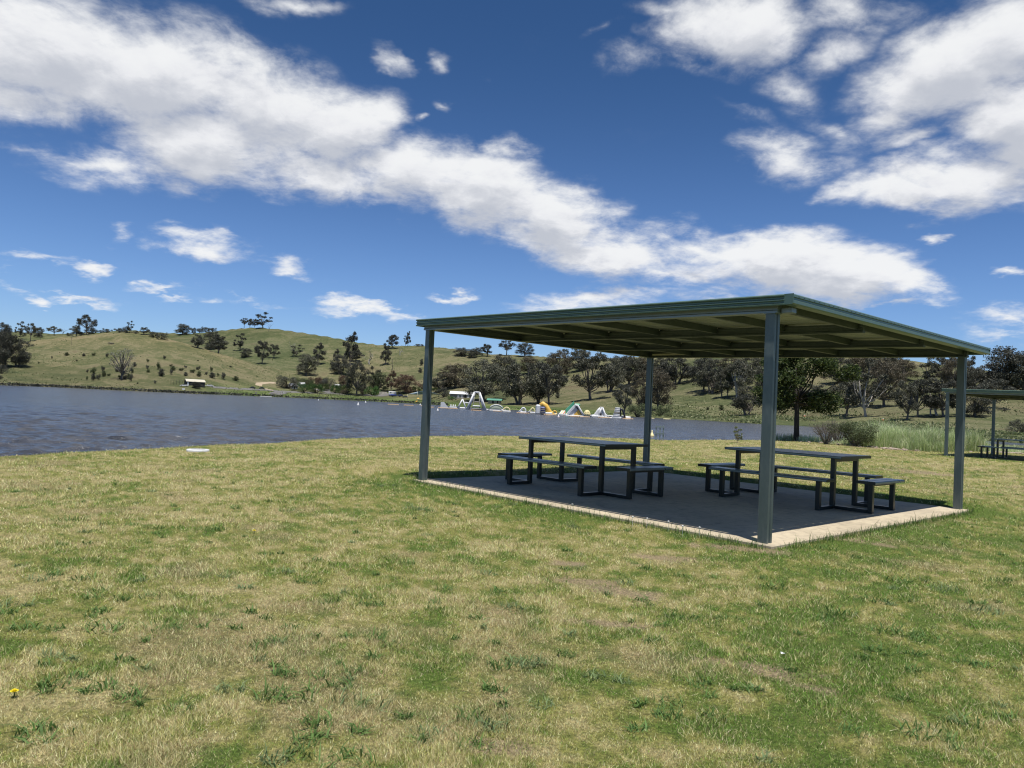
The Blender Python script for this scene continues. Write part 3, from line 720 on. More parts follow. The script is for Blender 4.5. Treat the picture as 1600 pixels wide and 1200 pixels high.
def lawn():
    N = 1700000
    # ground density falls off with distance, blade size grows with it
    u = rng.uniform(0, 1, N); p = .62; r0, r1 = 2.3, 46.
    r = (r0**(-p)+u*(r1**(-p)-r0**(-p)))**(-1/p)
    az = rng.uniform(-R(43), R(43), N)
    x, y = r*np.sin(az), r*np.cos(az)
    re = np.interp(az, EDGE[:, 0], EDGE[:, 1])
    keep = (r < re+.25) & (slabmask(x, y, .02) < .5)
    x, y, r, az = x[keep], y[keep], r[keep], az[keep]; n = len(x)
    c, d = blade_cols(x, y, n)
    clump = fbm(x*3.2, y*3.2, 13, 3)
    keep = rng.uniform(0, 1, n) > d*.9
    keep &= rng.uniform(0, 1, n) < .45+.75*sstep(.3, .6, clump)
    x, y, r, c, clump = x[keep], y[keep], r[keep], c[keep], clump[keep]; n = len(x)
    s = (r/4)**.55
    h = rng.uniform(.012, .031, n)*(.75+.7*sstep(.4, .75, clump))*s**.75
    near = slabmask(x, y, .35); h = h*(1+.25*near)
    w = rng.uniform(.0022, .0050, n)*s**1.2
    lean = np.abs(rng.normal(.95, .42, n)).clip(0, 1.52)
    # creeping broad-leaved plants in the green parts, long dry strands over the rest
    g = sstep(.0, .10, c[:, 1]-c[:, 0]); cl = rng.uniform(0, 1, n) < .30*g; h[cl] *= .62; w[cl] *= 2.1; c[cl] *= np.array((.75, 1.0, .6))
    st = rng.uniform(0, 1, n) < .012*(r < 14); h[st] *= 2.2; w[st] *= .85; lean[st] = rng.uniform(1.0, 1.5, st.sum()); c[st] = np.array((.88, .78, .52))*rng.uniform(.7, 1.0, (st.sum(), 1))
    me = blades('grass', x, y, zf(x, y)-.003, h, w, lean, c)
    o = linkmesh('grass', me, [m_blade]); tag(o, 'short dry and green lawn grass around the shelter', 'grass', kind='stuff')
lawn()
def weeds():
    """flat rosettes and broad-leaved tufts dotted through the lawn"""
    xs, ys, hs, ws, ls, cs = [], [], [], [], [], []
    spots = [(60, 905, .16), (130, 905, .14), (165, 985, .2), (250, 985, .16), (420, 1005, .14), (400, 1015, .1), (455, 1090, .2), (560, 1105, .22), (590, 1000, .14), (610, 1010, .1), (780, 1045, .12), (815, 1042, .14), (770, 1140, .16), (775, 1085, .1), (800, 952, .14), (385, 920, .1), (60, 1150, .2), (545, 1195, .2), (450, 800, .2), (650, 795, .3), (110, 812, .3), (640, 880, .12),
             (1210, 918, .2), (1310, 962, .22), (1360, 940, .22), (1290, 970, .16), (1390, 990, .2), (1445, 1000, .2), (1405, 910, .2), (1480, 925, .25), (1560, 912, .22), (1280, 862, .3), (1180, 865, .2), (1070, 845, .25), (940, 815, .3), (860, 800, .3), (1375, 1020, .16), (930, 1060, .12), (500, 1060, .1), (280, 1110, .1), (1520, 1040, .16), (1450, 1150, .2), (1040, 1100, .16), (1500, 1130, .16), (335, 830, .2), (700, 920, .14), (1540, 960, .2), (235, 935, .14), (40, 985, .14), (905, 890, .14), (1010, 890, .14)]
    for _ in range(260): spots.append((rng.uniform(0, 1600), 735+rng.uniform(0, 1)**1.3*460, rng.uniform(.03, .12)))
    for px, py, rad in spots:
        p = hit(px, py, z=-.07)
        if slabmask(np.array([p.x]), np.array([p.y]), .3)[0] > .5: continue
        k = int(26+rad*160)
        a = rng.uniform(0, 2*math.pi, k); rr = rad*.45*np.sqrt(rng.uniform(0, 1, k))
        xs.append(p.x+np.cos(a)*rr*1.3); ys.append(p.y+np.sin(a)*rr)
        hs.append(rng.uniform(.04, .10, k)*(.6+rad*2.5)); ws.append(rng.uniform(.004, .011, k)*rng.uniform(.6, 1.1)); ls.append(rng.uniform(.75, 1.5, k))
        base = np.array((.11, .19, .05)) if rng.uniform() < .7 else np.array((.17, .23, .10))
        cs.append(base*rng.uniform(.7, 1.5, (k, 1)))
    x, y, h, w, l, c = [np.concatenate(t) for t in (xs, ys, hs, ws, ls, cs)]
    me = blades('weeds', x, y, zf(x, y)-.002, h, w, l, c, 2)
    tag(linkmesh('weeds', me, [m_blade]), 'dark green flat weeds scattered through the lawn', 'weeds', kind='stuff')
    # taller stalks and clover along the slab edges
    n = 2600; e = rng.uniform(0, 1, n); onf = rng.uniform(0, 1, n) < .62
    u = np.where(onf, -5.9+e*6.0, .16+np.abs(rng.normal(0, .05, n))); v = np.where(onf, -.15-np.abs(rng.normal(0, .05, n)), e*5.7)
    x, y = BX+u*UX+v*VX, BY+u*UY+v*VY
    h = rng.gamma(2.2, .018, n)+.03; c = np.array((.10, .18, .04))*rng.uniform(.6, 1.5, (n, 1)); s = rng.uniform(0, 1, n) < .15; c[s] = np.array((.45, .40, .25))
    me = blades('edge_grass', x, y, zf(x, y)-.002, h, np.full(n, .005), np.abs(rng.normal(.45, .3, n)), c, 2)
    tag(linkmesh('edge_grass', me, [m_blade]), 'longer grass fringing the concrete slab', 'grass', kind='stuff')
weeds()

# ------------------------------------------------------------------ trees
def quads_at(P, size, rg, flat=.0):
    n = len(P); a = rg.normal(size=(n, 3)); a[:, 2] *= (1-flat); a /= np.linalg.norm(a, axis=1)[:, None]
    b = rg.normal(size=(n, 3)); b -= a*(a*b).sum(1)[:, None]; b /= np.linalg.norm(b, axis=1)[:, None]
    a = a*size[:, None]*.5; b = b*size[:, None]*.32
    V = np.stack([P-a, P+b, P+a, P-b], 1).reshape(-1, 3)
    return V, np.arange(n*4).reshape(n, 4)
PROTO = {}
def gum(name, seed, w=.8, cb=.28, n=12, lobe=(.13, .2), nleaf=5200, leaf=.026, fork=.16, rad=.030, trunks=1, gap=0., top=.0, pale=False, low=False):
    """unit-height tree: forked trunk with limbs reaching into separate leaf masses"""
    rg = np.random.default_rng(seed); mb = MB(); cl = []
    for i in range(n):
        for _ in range(60):
            t = rg.uniform(cb, .93); f = (t-cb)/(1-cb)
            prof = math.sin(math.pi*min(1, (.16+.84*f))**(.75 if not low else 1.3))**.6 if f < .97 else .4
            a = rg.uniform(0, 2*math.pi); rr = w/2*prof*math.sqrt(rg.uniform(.12, 1))*.8
            r0 = rg.uniform(*lobe)*(1-.25*f)
            c = np.array((math.cos(a)*rr, math.sin(a)*rr, min(t, 1-r0*.7)))
            if all(np.linalg.norm((c-q[0])*(1, 1, 1.3)) > (r0+q[1])*(.50+gap) for q in cl): cl.append((c, r0)); break
    for k in range(trunks):
        a0 = rg.uniform(0, 6.28); off = Vector((math.cos(a0), math.sin(a0), 0))*(.0 if trunks == 1 else .035)
        lean = (Vector((rg.normal()*.05, rg.normal()*.05, 0)) if name != 'N' else Vector((.012, 0, 0)))+off*1.5
        f0 = off; f1 = off+lean*.5+Vector((0, 0, fork)); f2 = off+lean*1.6+Vector((0, 0, cb+.12))
        rd = rad/(1 if trunks == 1 else 1.5)
        mb.tube([f0, f0*.7+f1*.3, f1, f2, f2+Vector((lean.x*.5, lean.y*.5, .25))], [rd*1.35, rd, rd*.85, rd*.6, rd*.22], 7)
        for i, (c, r0) in enumerate(cl):
            if i % trunks != k: continue
            tt = min(1, max(0, (c[2]-cb)*.8)); s = f1.lerp(f2, tt); c = Vector(c)
            m = s.lerp(c, .5)+Vector((rg.normal()*.02, rg.normal()*.02, -.03)); q = rd*(.28+.25*(1-tt))
            mb.tube([s, m, c], [q, q*.6, q*.2], 5, False)
            for _ in range(2):
                e = c+Vector(rg.normal(size=3)*r0*.55); mb.tube([m.lerp(c, .4), c.lerp(e, .5), e], [q*.35, q*.22, q*.08], 4, False)
    tot = sum(q[1]**2 for q in cl); P = []; S = []
    for c, r0 in cl:
        k = int(nleaf*r0**2/tot); d = rg.normal(size=(k, 3)); d /= np.linalg.norm(d, axis=1)[:, None]
        sub = rg.normal(size=(9, 3)); sub /= np.linalg.norm(sub, axis=1)[:, None]; sub[:, 2] = sub[:, 2]*.85+.12
        j = rg.integers(0, 9, k); rr = rg.uniform(.0, 1, k)**.5
        p = c+sub[j]*r0*.60+d*(rr*r0*.55)[:, None]*np.array((1, 1, .85))
        P.append(p); S.append(np.full(k, leaf)*rg.uniform(.6, 1.5, k))
    P = np.concatenate(P); S = np.concatenate(S); P[:, 2] = np.clip(P[:, 2], .02, 1.02)
    V, Fq = quads_at(P, S, rg)
    cm = npmesh(name+'_crown', V, Fq); cm.materials.append(L['gum'])
    tm = bpy.data.meshes.new(name+'_trunk'); tm.from_pydata(mb.v, [], mb.f); tm.update(); tm.polygons.foreach_set('use_smooth', mb.sm); tm.materials.append(m_bark)
    W = np.percentile(np.abs(P[:, :2]), 97)*2
    PROTO[name] = (cm, tm, W)
def dead(name, seed, n=9, spread=.35, rad=.03):
    rg = np.random.default_rng(seed); mb = MB()
    def br(p, d, ln, r, lev):
        q = p+d*ln*.5+Vector(rg.normal(size=3)*ln*.06); e = p+d*ln+Vector(rg.normal(size=3)*ln*.10)
        mb.tube([p, q, e], [r, r*.75, r*.42], 5 if lev else 7, lev > 2)
        if lev < 4:
            for k in range(3 if lev < 3 else 2):
                t = rg.uniform(.45, 1) if k else 1; s = q.lerp(e, max(0, t*2-1)) if t > .5 else p.lerp(q, t*2)
                dd = (d+Vector(rg.normal(size=3))*spread*1.5); dd.z += .25; br(s, dd.normalized(), ln*rg.uniform(.5, .78), r*.5, lev+1)
    br(Vector((0, 0, -.02)), Vector((.05, .03, 1)).normalized(), .42, rad, 0)
    V = np.array([tuple(v) for v in mb.v]); zmax = V[:, 2].max(); V /= zmax
    tm = bpy.data.meshes.new(name+'_trunk'); tm.from_pydata([tuple(v) for v in V], [], mb.f); tm.update(); tm.polygons.foreach_set('use_smooth', mb.sm); tm.materials.append(m_pale)
    PROTO[name] = (None, tm, (V[:, 0].max()-V[:, 0].min()))
def bush(name, seed, n=7, w=1.2, nleaf=1300, leaf=.07, cone=False):
    rg = np.random.default_rng(seed); P = []; mb = MB()
    for i in range(n):
        a = rg.uniform(0, 6.28); z = rg.uniform(.22, .78); rr = w/2*rg.uniform(.1, .75)*((1-z) if cone else math.sqrt(max(0, 1-(z-.35)**2*2))); r0 = rg.uniform(.2, .32)*(1.15-.5*z)
        c = np.array((math.cos(a)*rr, math.sin(a)*rr, z)); k = nleaf//n
        d = rg.normal(size=(k, 3)); d /= np.linalg.norm(d, axis=1)[:, None]; P.append(c+d*(r0*rg.uniform(0, 1, k)**.4)[:, None])
        mb.tube([(0, 0, -.03), (c[0]*.4, c[1]*.4, z*.5), tuple(c)], [.03, .02, .008], 4, False)
    P = np.concatenate(P); P[:, 2] = np.clip(P[:, 2], .0, 1.02)
    V, Fq = quads_at(P, leaf*rg.uniform(.6, 1.4, len(P)), rg)
    cm = npmesh(name+'_crown', V, Fq); cm.materials.append(L['scrub'])
    tm = bpy.data.meshes.new(name+'_trunk'); tm.from_pydata(mb.v, [], mb.f); tm.update(); tm.materials.append(m_darkbark)
    PROTO[name] = (cm, tm, np.percentile(np.abs(P[:, :2]), 97)*2)
gum('A', 1, .95, .20, 26, (.12, .20), 12000, .023, rad=.030)                   # broad and dense
gum('B', 2, .80, .18, 22, (.12, .19), 10000, .023, trunks=2, rad=.036)         # twin trunk
gum('Cc', 3, .78, .34, 17, (.11, .17), 7500, .025, gap=.05, rad=.026)          # open, clear stem
gum('Dd', 4, 1.15, .46, 20, (.11, .17), 8000, .024, fork=.3, rad=.026)         # flat spreading top
gum('E', 5, .70, .26, 14, (.11, .18), 7000, .025, gap=.16, rad=.026)           # tall and narrow
gum('Ff', 6, 1.0, .12, 24, (.13, .21), 10000, .025, low=True, rad=.028)        # low wide skirt
gum('G', 7, .9, .28, 15, (.08, .14), 4600, .027, gap=.2, rad=.022)             # thin, see-through
gum('P', 31, .95, .34, 22, (.08, .15), 1100, .022, rad=.04, gap=.0)
gum('H', 8, .85, .24, 22, (.12, .19), 10000, .024, trunks=3, rad=.04)          # several stems
gum('N', 12, .95, .35, 26, (.10, .155), 30000, .018, fork=.38, rad=.019, gap=.0)   # near tree, small leaves
def twigs(name, seed, n=46):
    rg = np.random.default_rng(seed); mb = MB()
    for i in range(n):
        a = rg.uniform(0, 6.28); t = rg.uniform(.2, 1.15); h = rg.uniform(.6, 1.05); p = Vector((rg.normal()*.04, rg.normal()*.04, -.03)); e = Vector((math.cos(a)*t*.75, math.sin(a)*t*.75, h*(1-.35*t*t*.7)))
        m = p.lerp(e, .5)+Vector((rg.normal()*.06, rg.normal()*.06, .08)); r = .011
        mb.tube([p, m, e], [r, r*.7, r*.3], 5, False)
        for _ in range(7):
            s0 = m.lerp(e, rg.uniform(0, .9)); q = s0+Vector((rg.normal()*.16, rg.normal()*.16, abs(rg.normal())*.16)); mb.tube([s0, s0.lerp(q, .5)+Vector(rg.normal(size=3)*.02), q], [r*.45, r*.35, r*.18], 4, False)
    tm = bpy.data.meshes.new(name+'_trunk'); tm.from_pydata(mb.v, [], mb.f); tm.update(); tm.materials.append(m_bark)
    PROTO[name] = (None, tm, 1.7)
twigs('W', 4)
dead('K', 1, spread=.6, rad=.04); dead('Kb', 5, spread=.25, rad=.025); dead('Kc', 9, spread=.45)
bush('Bn', 8, 22, 2.1, 9000, .032); bush('S', 1); bush('T', 2, 9, 1.0, cone=True); bush('Bm', 3, 10, 1.7, 2600, .055); bush('Bw', 4, 14, 2.4, 3600, .05)
TREES = 'gum trees on the far hills and shore'
def tree(px, pyb, pyt, w, pro, lf='gum', label=None, bark=None, cat='tree', name='gum_tree', group=None, rmin=60, rmax=1500, rz=None, sink=0, z=None):
    p = hit(px, pyb, rmin, rmax, z); D = p.y; h = (pyb-pyt)/F*D*1.0; wid = w/F*D
    cm, tm, W = PROTO[pro]
    s = (wid/W, wid/W, h)
    k = int(px*7+pyb*3)
    root = empty(name, (p.x, p.y, p.z-.02*h-sink), rz if rz is not None else (k*2.399) % 6.283); root.scale = s
    def part(nm, me, m):
        o = bpy.data.objects.new(nm, me); C.objects.link(o); o.parent = root
        o.material_slots[0].link = 'OBJECT'; o.material_slots[0].material = m
    if cm: part('crown', cm, L[lf])
    part('trunk', tm, bark or (m_pale if cm is None else m_bark))
    tag(root, label, cat, group); return root
TL = [
 # far left
 (26.5, 573, 527, 40, 'B', 'dark', 'dark gum with twin stems at the front of the left hill foot clump'),
 (8, 574, 513, 34, 'A', 'dark', 'tallest dense gum of the clump at the far left edge of the hill'),
 (-8, 576, 522, 34, 'Ff', 'dark', 'dark gum cut by the left edge of the photo, low on the hill'),
 (3, 530, 503, 22, 'A', 'dark', 'dark gum crown showing above the left edge clump against the sky'),
 (31, 526, 501.5, 14, 'G', 'gum', 'leaning open-crowned gum on the left skyline with a shrub at its foot'),
 (47.5, 533, 504, 17, 'Dd', 'gum', 'gum with forked limbs on the left skyline beside a leaning gum'),
 (59, 527, 511, 15, 'Ff', 'dark', 'squat dark gum joined to the forked gum on the left skyline'),
 (84.5, 524, 509.5, 20, 'Dd', 'gum', 'umbrella-shaped gum standing alone between two skyline groups on the left'),
 (119, 525, 507.5, 16, 'A', 'gum', 'round gum on the skyline just left of the tall umbrella tree'),
 (135, 523, 491, 27, 'Dd', 'dark', 'tallest tree on the left skyline, bare stem and umbrella crown'),
 (140, 522, 511, 14, 'Ff', 'dark', 'low dark tree under the tall umbrella tree on the skyline'),
 (203, 520, 501, 10, 'G', 'dark', 'thin tree poking above scrub on top of the dome hill'),
 (225, 523, 510.5, 13, 'Cc', 'dark', 'small dark tree on the skyline right of the dome hilltop'),
 (285.5, 523, 505.5, 24, 'A', 'dark', 'round spreading tree on the skyline above the saddle'),
 (302, 523, 511.5, 8, 'E', 'gum', 'small narrow tree beside the round tree on the saddle'),
 (308, 543.5, 521, 18, 'H', 'dark', 'dark tree on the crest line below the saddle, beside a bare pole'),
 (330, 546, 517, 27, 'Ff', 'gum', 'wide dense grey gum on the crest right of the dome hill'),
 (341, 551.5, 522, 27, 'E', 'dark', 'dark gum leaning down slope beside the wide grey gum'),
 (374.5, 547, 520, 19, 'G', 'dark', 'gum with a forked top on the mid slope above a round bush tree'),
 (383, 558.5, 544, 17, 'Ff', 'dark', 'ball-shaped tree on the slope below the fork-topped gum'),
 (381.5, 511.5, 495.5, 12, 'Dd', 'dark', 'leftmost of three small trees in a row on the hilltop'),
 (390.5, 511.5, 496.5, 9, 'Cc', 'dark', 'middle of three small trees in a row on the hilltop'),
 (398, 511.5, 497.5, 9, 'E', 'dark', 'third of three small trees in a row on the hilltop, next to the tall one'),
 (411, 513, 487.5, 23, 'G', 'dark', 'tall open gum on the summit right of three small trees'),
 (409, 569, 530, 20, 'Cc', 'dark', 'gum with a clear dark trunk on the slope below the summit'),
 (427.5, 560, 536.5, 17, 'Cc', 'gum', 'smaller gum just right of the clear-trunked one on the slope'),
 (464, 557, 538, 20, 'G', 'gum', 'thin grey gum next to a bare dead tree high on the slope'),
 (478.5, 586, 552, 33, 'A', 'gum', 'broad grey gum on the slope above the white cottage'),
 (497, 569, 534.5, 20, 'E', 'dark', 'tall two-tiered gum behind the broad grey one'),
 (519, 577, 562, 14, 'S', 'dark', 'small dark tree tucked behind the dark round gum'),
 (531, 585, 553, 29, 'B', 'dark', 'dark round gum with a shaded patch of grass beneath, mid slope'),
 (525, 570, 544, 12, 'E', 'dark', 'spiky dark treetop rising behind the dark round gum'),
 (547, 572, 516.5, 24, 'E', 'dark', 'tallest gum on the middle slope, its tufted top above the skyline'),
 (556, 565, 545, 22, 'Cc', 'dark', 'dark gum right beside the tallest slope gum'),
 (602, 570, 535.5, 17, 'E', 'dark', 'dark narrow gum alone on the open slope with its shadow at its foot'),
 (613, 545, 521, 19, 'Cc', 'dark', 'fan-shaped tree on the ridge left of two thin poles of trees'),
 (633.5, 541, 524, 7, 'G', 'dark', 'shorter of two thin tufted trees on the ridge near the shelter post'),
 (637.5, 541, 516.5, 8, 'E', 'dark', 'taller of two thin tufted trees on the ridge near the shelter post'),
 (557, 618, 563, 34, 'A', 'gum', 'big dense gum on the far lake bank above the mown grass'),
 (591, 613, 580, 27, 'A', 'scrub', 'mid-green gum right of the big bank gum'),
 (583, 608, 572, 20, 'G', 'gum', 'thin grey gum rising behind the mid-green bank gum'),
 (611, 612, 578, 20, 'E', 'red', 'rusty-topped tree behind the white van on the far bank'),
 (634, 614, 585, 34, 'Ff', 'red', 'wide reddish tree left of the shade sail'),
 (537, 602, 586, 17, 'Ff', 'red', 'small reddish tree behind the round green bushes'),
 (720, 556, 543, 23, 'Ff', 'dark', 'leftmost low tree of the dark ridge clump behind the shelter'),
 (737, 559, 545, 17, 'Ff', 'dark', 'middle low tree of the dark ridge clump'),
 (745, 557, 542.5, 17, 'A', 'dark', 'highest tree of the dark ridge clump'),
 (761, 557, 536.5, 19, 'Cc', 'dark', 'spiky tree on the ridge right of the dark clump'),
 (791.5, 555, 531.5, 26, 'Dd', 'dark', 'umbrella-shaped tree with thin stem on the ridge under the roof edge'),
 (820, 557, 534.5, 26, 'A', 'dark', 'round dense tree on the ridge touching the roof edge'),
 (755, 626, 560, 64, 'A', 'gum', 'largest leafy gum beside the tall white water tower slide'),
 (712, 606, 568, 40, 'Ff', 'brown', 'brownish gum behind the long white house'),
 (688, 612, 582, 30, 'H', 'gum', 'grey gum between the shelter post and the long white house'),
 (700, 592, 572, 26, 'A', 'brown', 'brownish treetop behind the long white house'),
 (812, 632, 562, 62, 'H', 'gum', 'spreading gum with leaning stems behind the small green-roofed hut'),
 (842, 630.5, 562, 40, 'B', 'dark', 'dark twin-stemmed gum behind the yellow inflatable slide'),
 (858, 631.5, 566, 44, 'Cc', 'dark', 'gum with low hanging foliage right of the twin-stemmed gum'),
 (785, 590, 556, 42, 'Ff', 'dark', 'dark gum crown between the two largest shore gums'),
 (826, 585, 556, 34, 'A', 'brown', 'brownish gum behind the spreading gum'),
 (872, 590, 546, 40, 'A', 'brown', 'brownish round gum below the roof edge, behind the shore gums'),
 (889, 578, 540, 24, 'G', 'gum', 'thin-topped gum poking up under the roof edge'),
 (906, 580, 544, 34, 'Ff', 'gum', 'grey gum on the slope behind the lone straight gum'),
 (922.5, 625, 547, 58, 'Cc', 'gum', 'lone straight gum with a round pool of shade, above the green slide'),
 (952, 613, 555, 46, 'H', 'gum', 'gum with spread stems right of the lone straight gum'),
 (983, 602, 553, 44, 'A', 'gum', 'grey gum high on the slope, its foot hidden, near the back post'),
 (966, 585, 556, 30, 'Ff', 'dark', 'dark treetop on the slope behind the spread-stemmed gum'),
 (1005, 596, 556, 34, 'A', 'brown', 'brownish gum just behind the top of the back post'),
 (975, 646, 597, 30, 'Cc', 'dark', 'slim dark tree on the waterline right of the striped inflatable'),
 (1001, 642, 577, 34, 'B', 'brown', 'brown-leaved gum on the waterline left of the back post'),
 (1028, 641, 573, 44, 'A', 'brown', 'brown-leaved gum on the waterline right of the back post'),
 (1057, 600, 556, 56, 'H', 'dark', 'dark many-stemmed gum at the top of the cleared strip'),
 (1036, 596, 557, 30, 'Ff', 'gum', 'grey gum left of the cleared strip, touching the beam'),
 (1099, 612, 553, 40, 'A', 'dark', 'dark gum on the right side of the cleared strip'),
 (1111, 615, 557, 38, 'H', 'gum', 'many-stemmed gum with deep shade on the grass, centre right slope'),
 (1128, 622, 572, 26, 'Cc', 'gum', 'slim gum in front of the many-stemmed one'),
 (1137, 621, 578, 20, 'Cc', 'scrub', 'small greener gum beside the slim gum'),
 (1152, 622, 560, 50, 'Cc', 'gum', 'pale-limbed gum behind the dark shore tree'),
 (1166, 650, 600, 40, 'H', 'dark', 'dark bushy tree at the waterline left of the front post'),
 (1140, 585, 556, 44, 'A', 'brown', 'brownish crown on the upper slope under the beam'),
 (1172, 588, 553, 40, 'A', 'gum', 'grey crown on the upper slope left of the front post'),
 (1190, 610, 572, 30, 'Ff', 'gum', 'grey gum partly hidden by the front post'),
 (1212, 600, 553, 30, 'A', 'gum', 'grey crown behind the bright green tree'),
 (1272, 637.5, 598, 44, 'H', 'dark', 'small many-stemmed gum right of the bright green tree trunk'),
 (1322, 650, 583, 44, 'Cc', 'gum', 'slim-trunked gum behind the leafy dark bush'),
 (1353, 651, 560, 54, 'G', 'gum', 'gum with white upper limbs in the paddock, dark lower trunk'),
 (1343, 635, 578, 40, 'Cc', 'gum', 'gum further back between two paddock gums'),
 (1381, 635.5, 558, 52, 'A', 'brown', 'brownish gum with a deep shadow behind it in the paddock'),
 (1310, 600, 555, 42, 'A', 'dark', 'dark crown high on the slope right of the bright green tree'),
 (1345, 590, 553, 50, 'A', 'brown', 'brownish crown high on the slope behind the paddock gums'),
 (1385, 585, 551, 50, 'A', 'dark', 'dark crown under the beam near the green gap of hill'),
 (1410, 595, 560, 40, 'A', 'brown', 'brownish crown left of the green gap of hill'),
 (1417, 657, 592, 40, 'Cc', 'gum', 'gum with dark forked trunk left of the right post, in grass'),
 (1434, 652, 588, 40, 'Cc', 'dark', 'dark-trunked leaning gum in the paddock near the right post'),
 (1454, 649, 592, 34, 'G', 'brown', 'thin brown gum behind the forked white-limbed one'),
 (1464, 649.5, 590, 50, 'G', 'gum', 'forked white-limbed gum left of the right post'),
 (1474, 651, 590, 46, 'Cc', 'dark', 'leaning dark gum touching the far shelter corner'),
 (1457, 602, 556, 36, 'G', 'gum', 'open grey gum on the skyline left of the right post'),
 (1476, 603, 554, 36, 'Cc', 'dark', 'dark-limbed gum on the skyline behind the right post'),
 (1490, 612, 556, 34, 'A', 'brown', 'brown gum behind the top of the right post'),
 (1515, 612, 554, 24, 'E', 'gum', 'ragged grey gum right of the right post against the sky'),
 (1520, 616, 572, 44, 'A', 'dark', 'dark lower gum just right of the right post above the far roof'),
 (1523, 650, 600, 50, 'Ff', 'dark', 'dark low gum seen under the far shelter roof'),
 (1571, 618, 539, 74, 'A', 'dark', 'biggest gum at the right, towering over the far shelter roof'),
 (1554, 638, 590, 44, 'Cc', 'dark', 'straight dark trunk seen behind the far shelter post'),
 (1600, 620, 552, 60, 'A', 'gum', 'gum at the right edge of the photo beside the biggest one'),
 (1640, 622, 556, 70, 'A', 'gum', 'gum beyond the right edge of the photo'),
 (1545, 612, 566, 36, 'B', 'brown', 'brown gum between the right post and the biggest gum'),
]
for t in TL[:-2]+TL[-1:]:
    tree(*t[:6], label=t[6], group=TREES, bark=m_pale if 'white' in t[6].split('tree')[0][:60] and 'limb' in t[6] or 'pale-limbed' in t[6] else None)
# dead and bare trees
for px, b, t_, w, pro, lab in [
 (191, 593, 541, 40, 'P', 'large white tree with pale bare twigs in front of the dome hill'),
 (459, 555, 533, 16, 'Kc', 'bare dead tree high on the slope beside a thin gum'),
 (577, 569, 545, 24, 'Kb', 'half-dead tree with black curved trunk on the slope'),
 (625, 555, 540, 12, 'K', 'small bare dead tree near the ridge right of the narrow gum'),
 (613, 578, 557, 10, 'Kb', 'broken dead tree on the slope below the ridge'),
 (111.5, 539, 514, 4, 'Kb', 'dead pole-like trunk left of the tall umbrella tree'),
 (63, 531, 518, 5, 'Kb', 'dead spindly trunk right of the squat skyline gum'),
 (98, 523, 513, 12, 'Kc', 'faint bare twiggy tree on the left skyline'),
 (364, 561, 547, 3, 'Kb', 'dead stump pole on the slope with fallen branches'),
 (420, 518, 504, 8, 'Kc', 'faint bare tree just right of the summit gum'),
 (300, 542, 527, 3, 'Kb', 'bare pole beside the dark crest tree'),
 (637, 605, 580, 16, 'Kc', 'bare treetop above the wide reddish tree')]:
    tree(px, b, t_, w, pro, 'pale', label=lab, name='dead_tree', cat='dead tree', group='dead and bare trees', bark=m_pale if px in (190, 625, 577, 459) else m_bark)
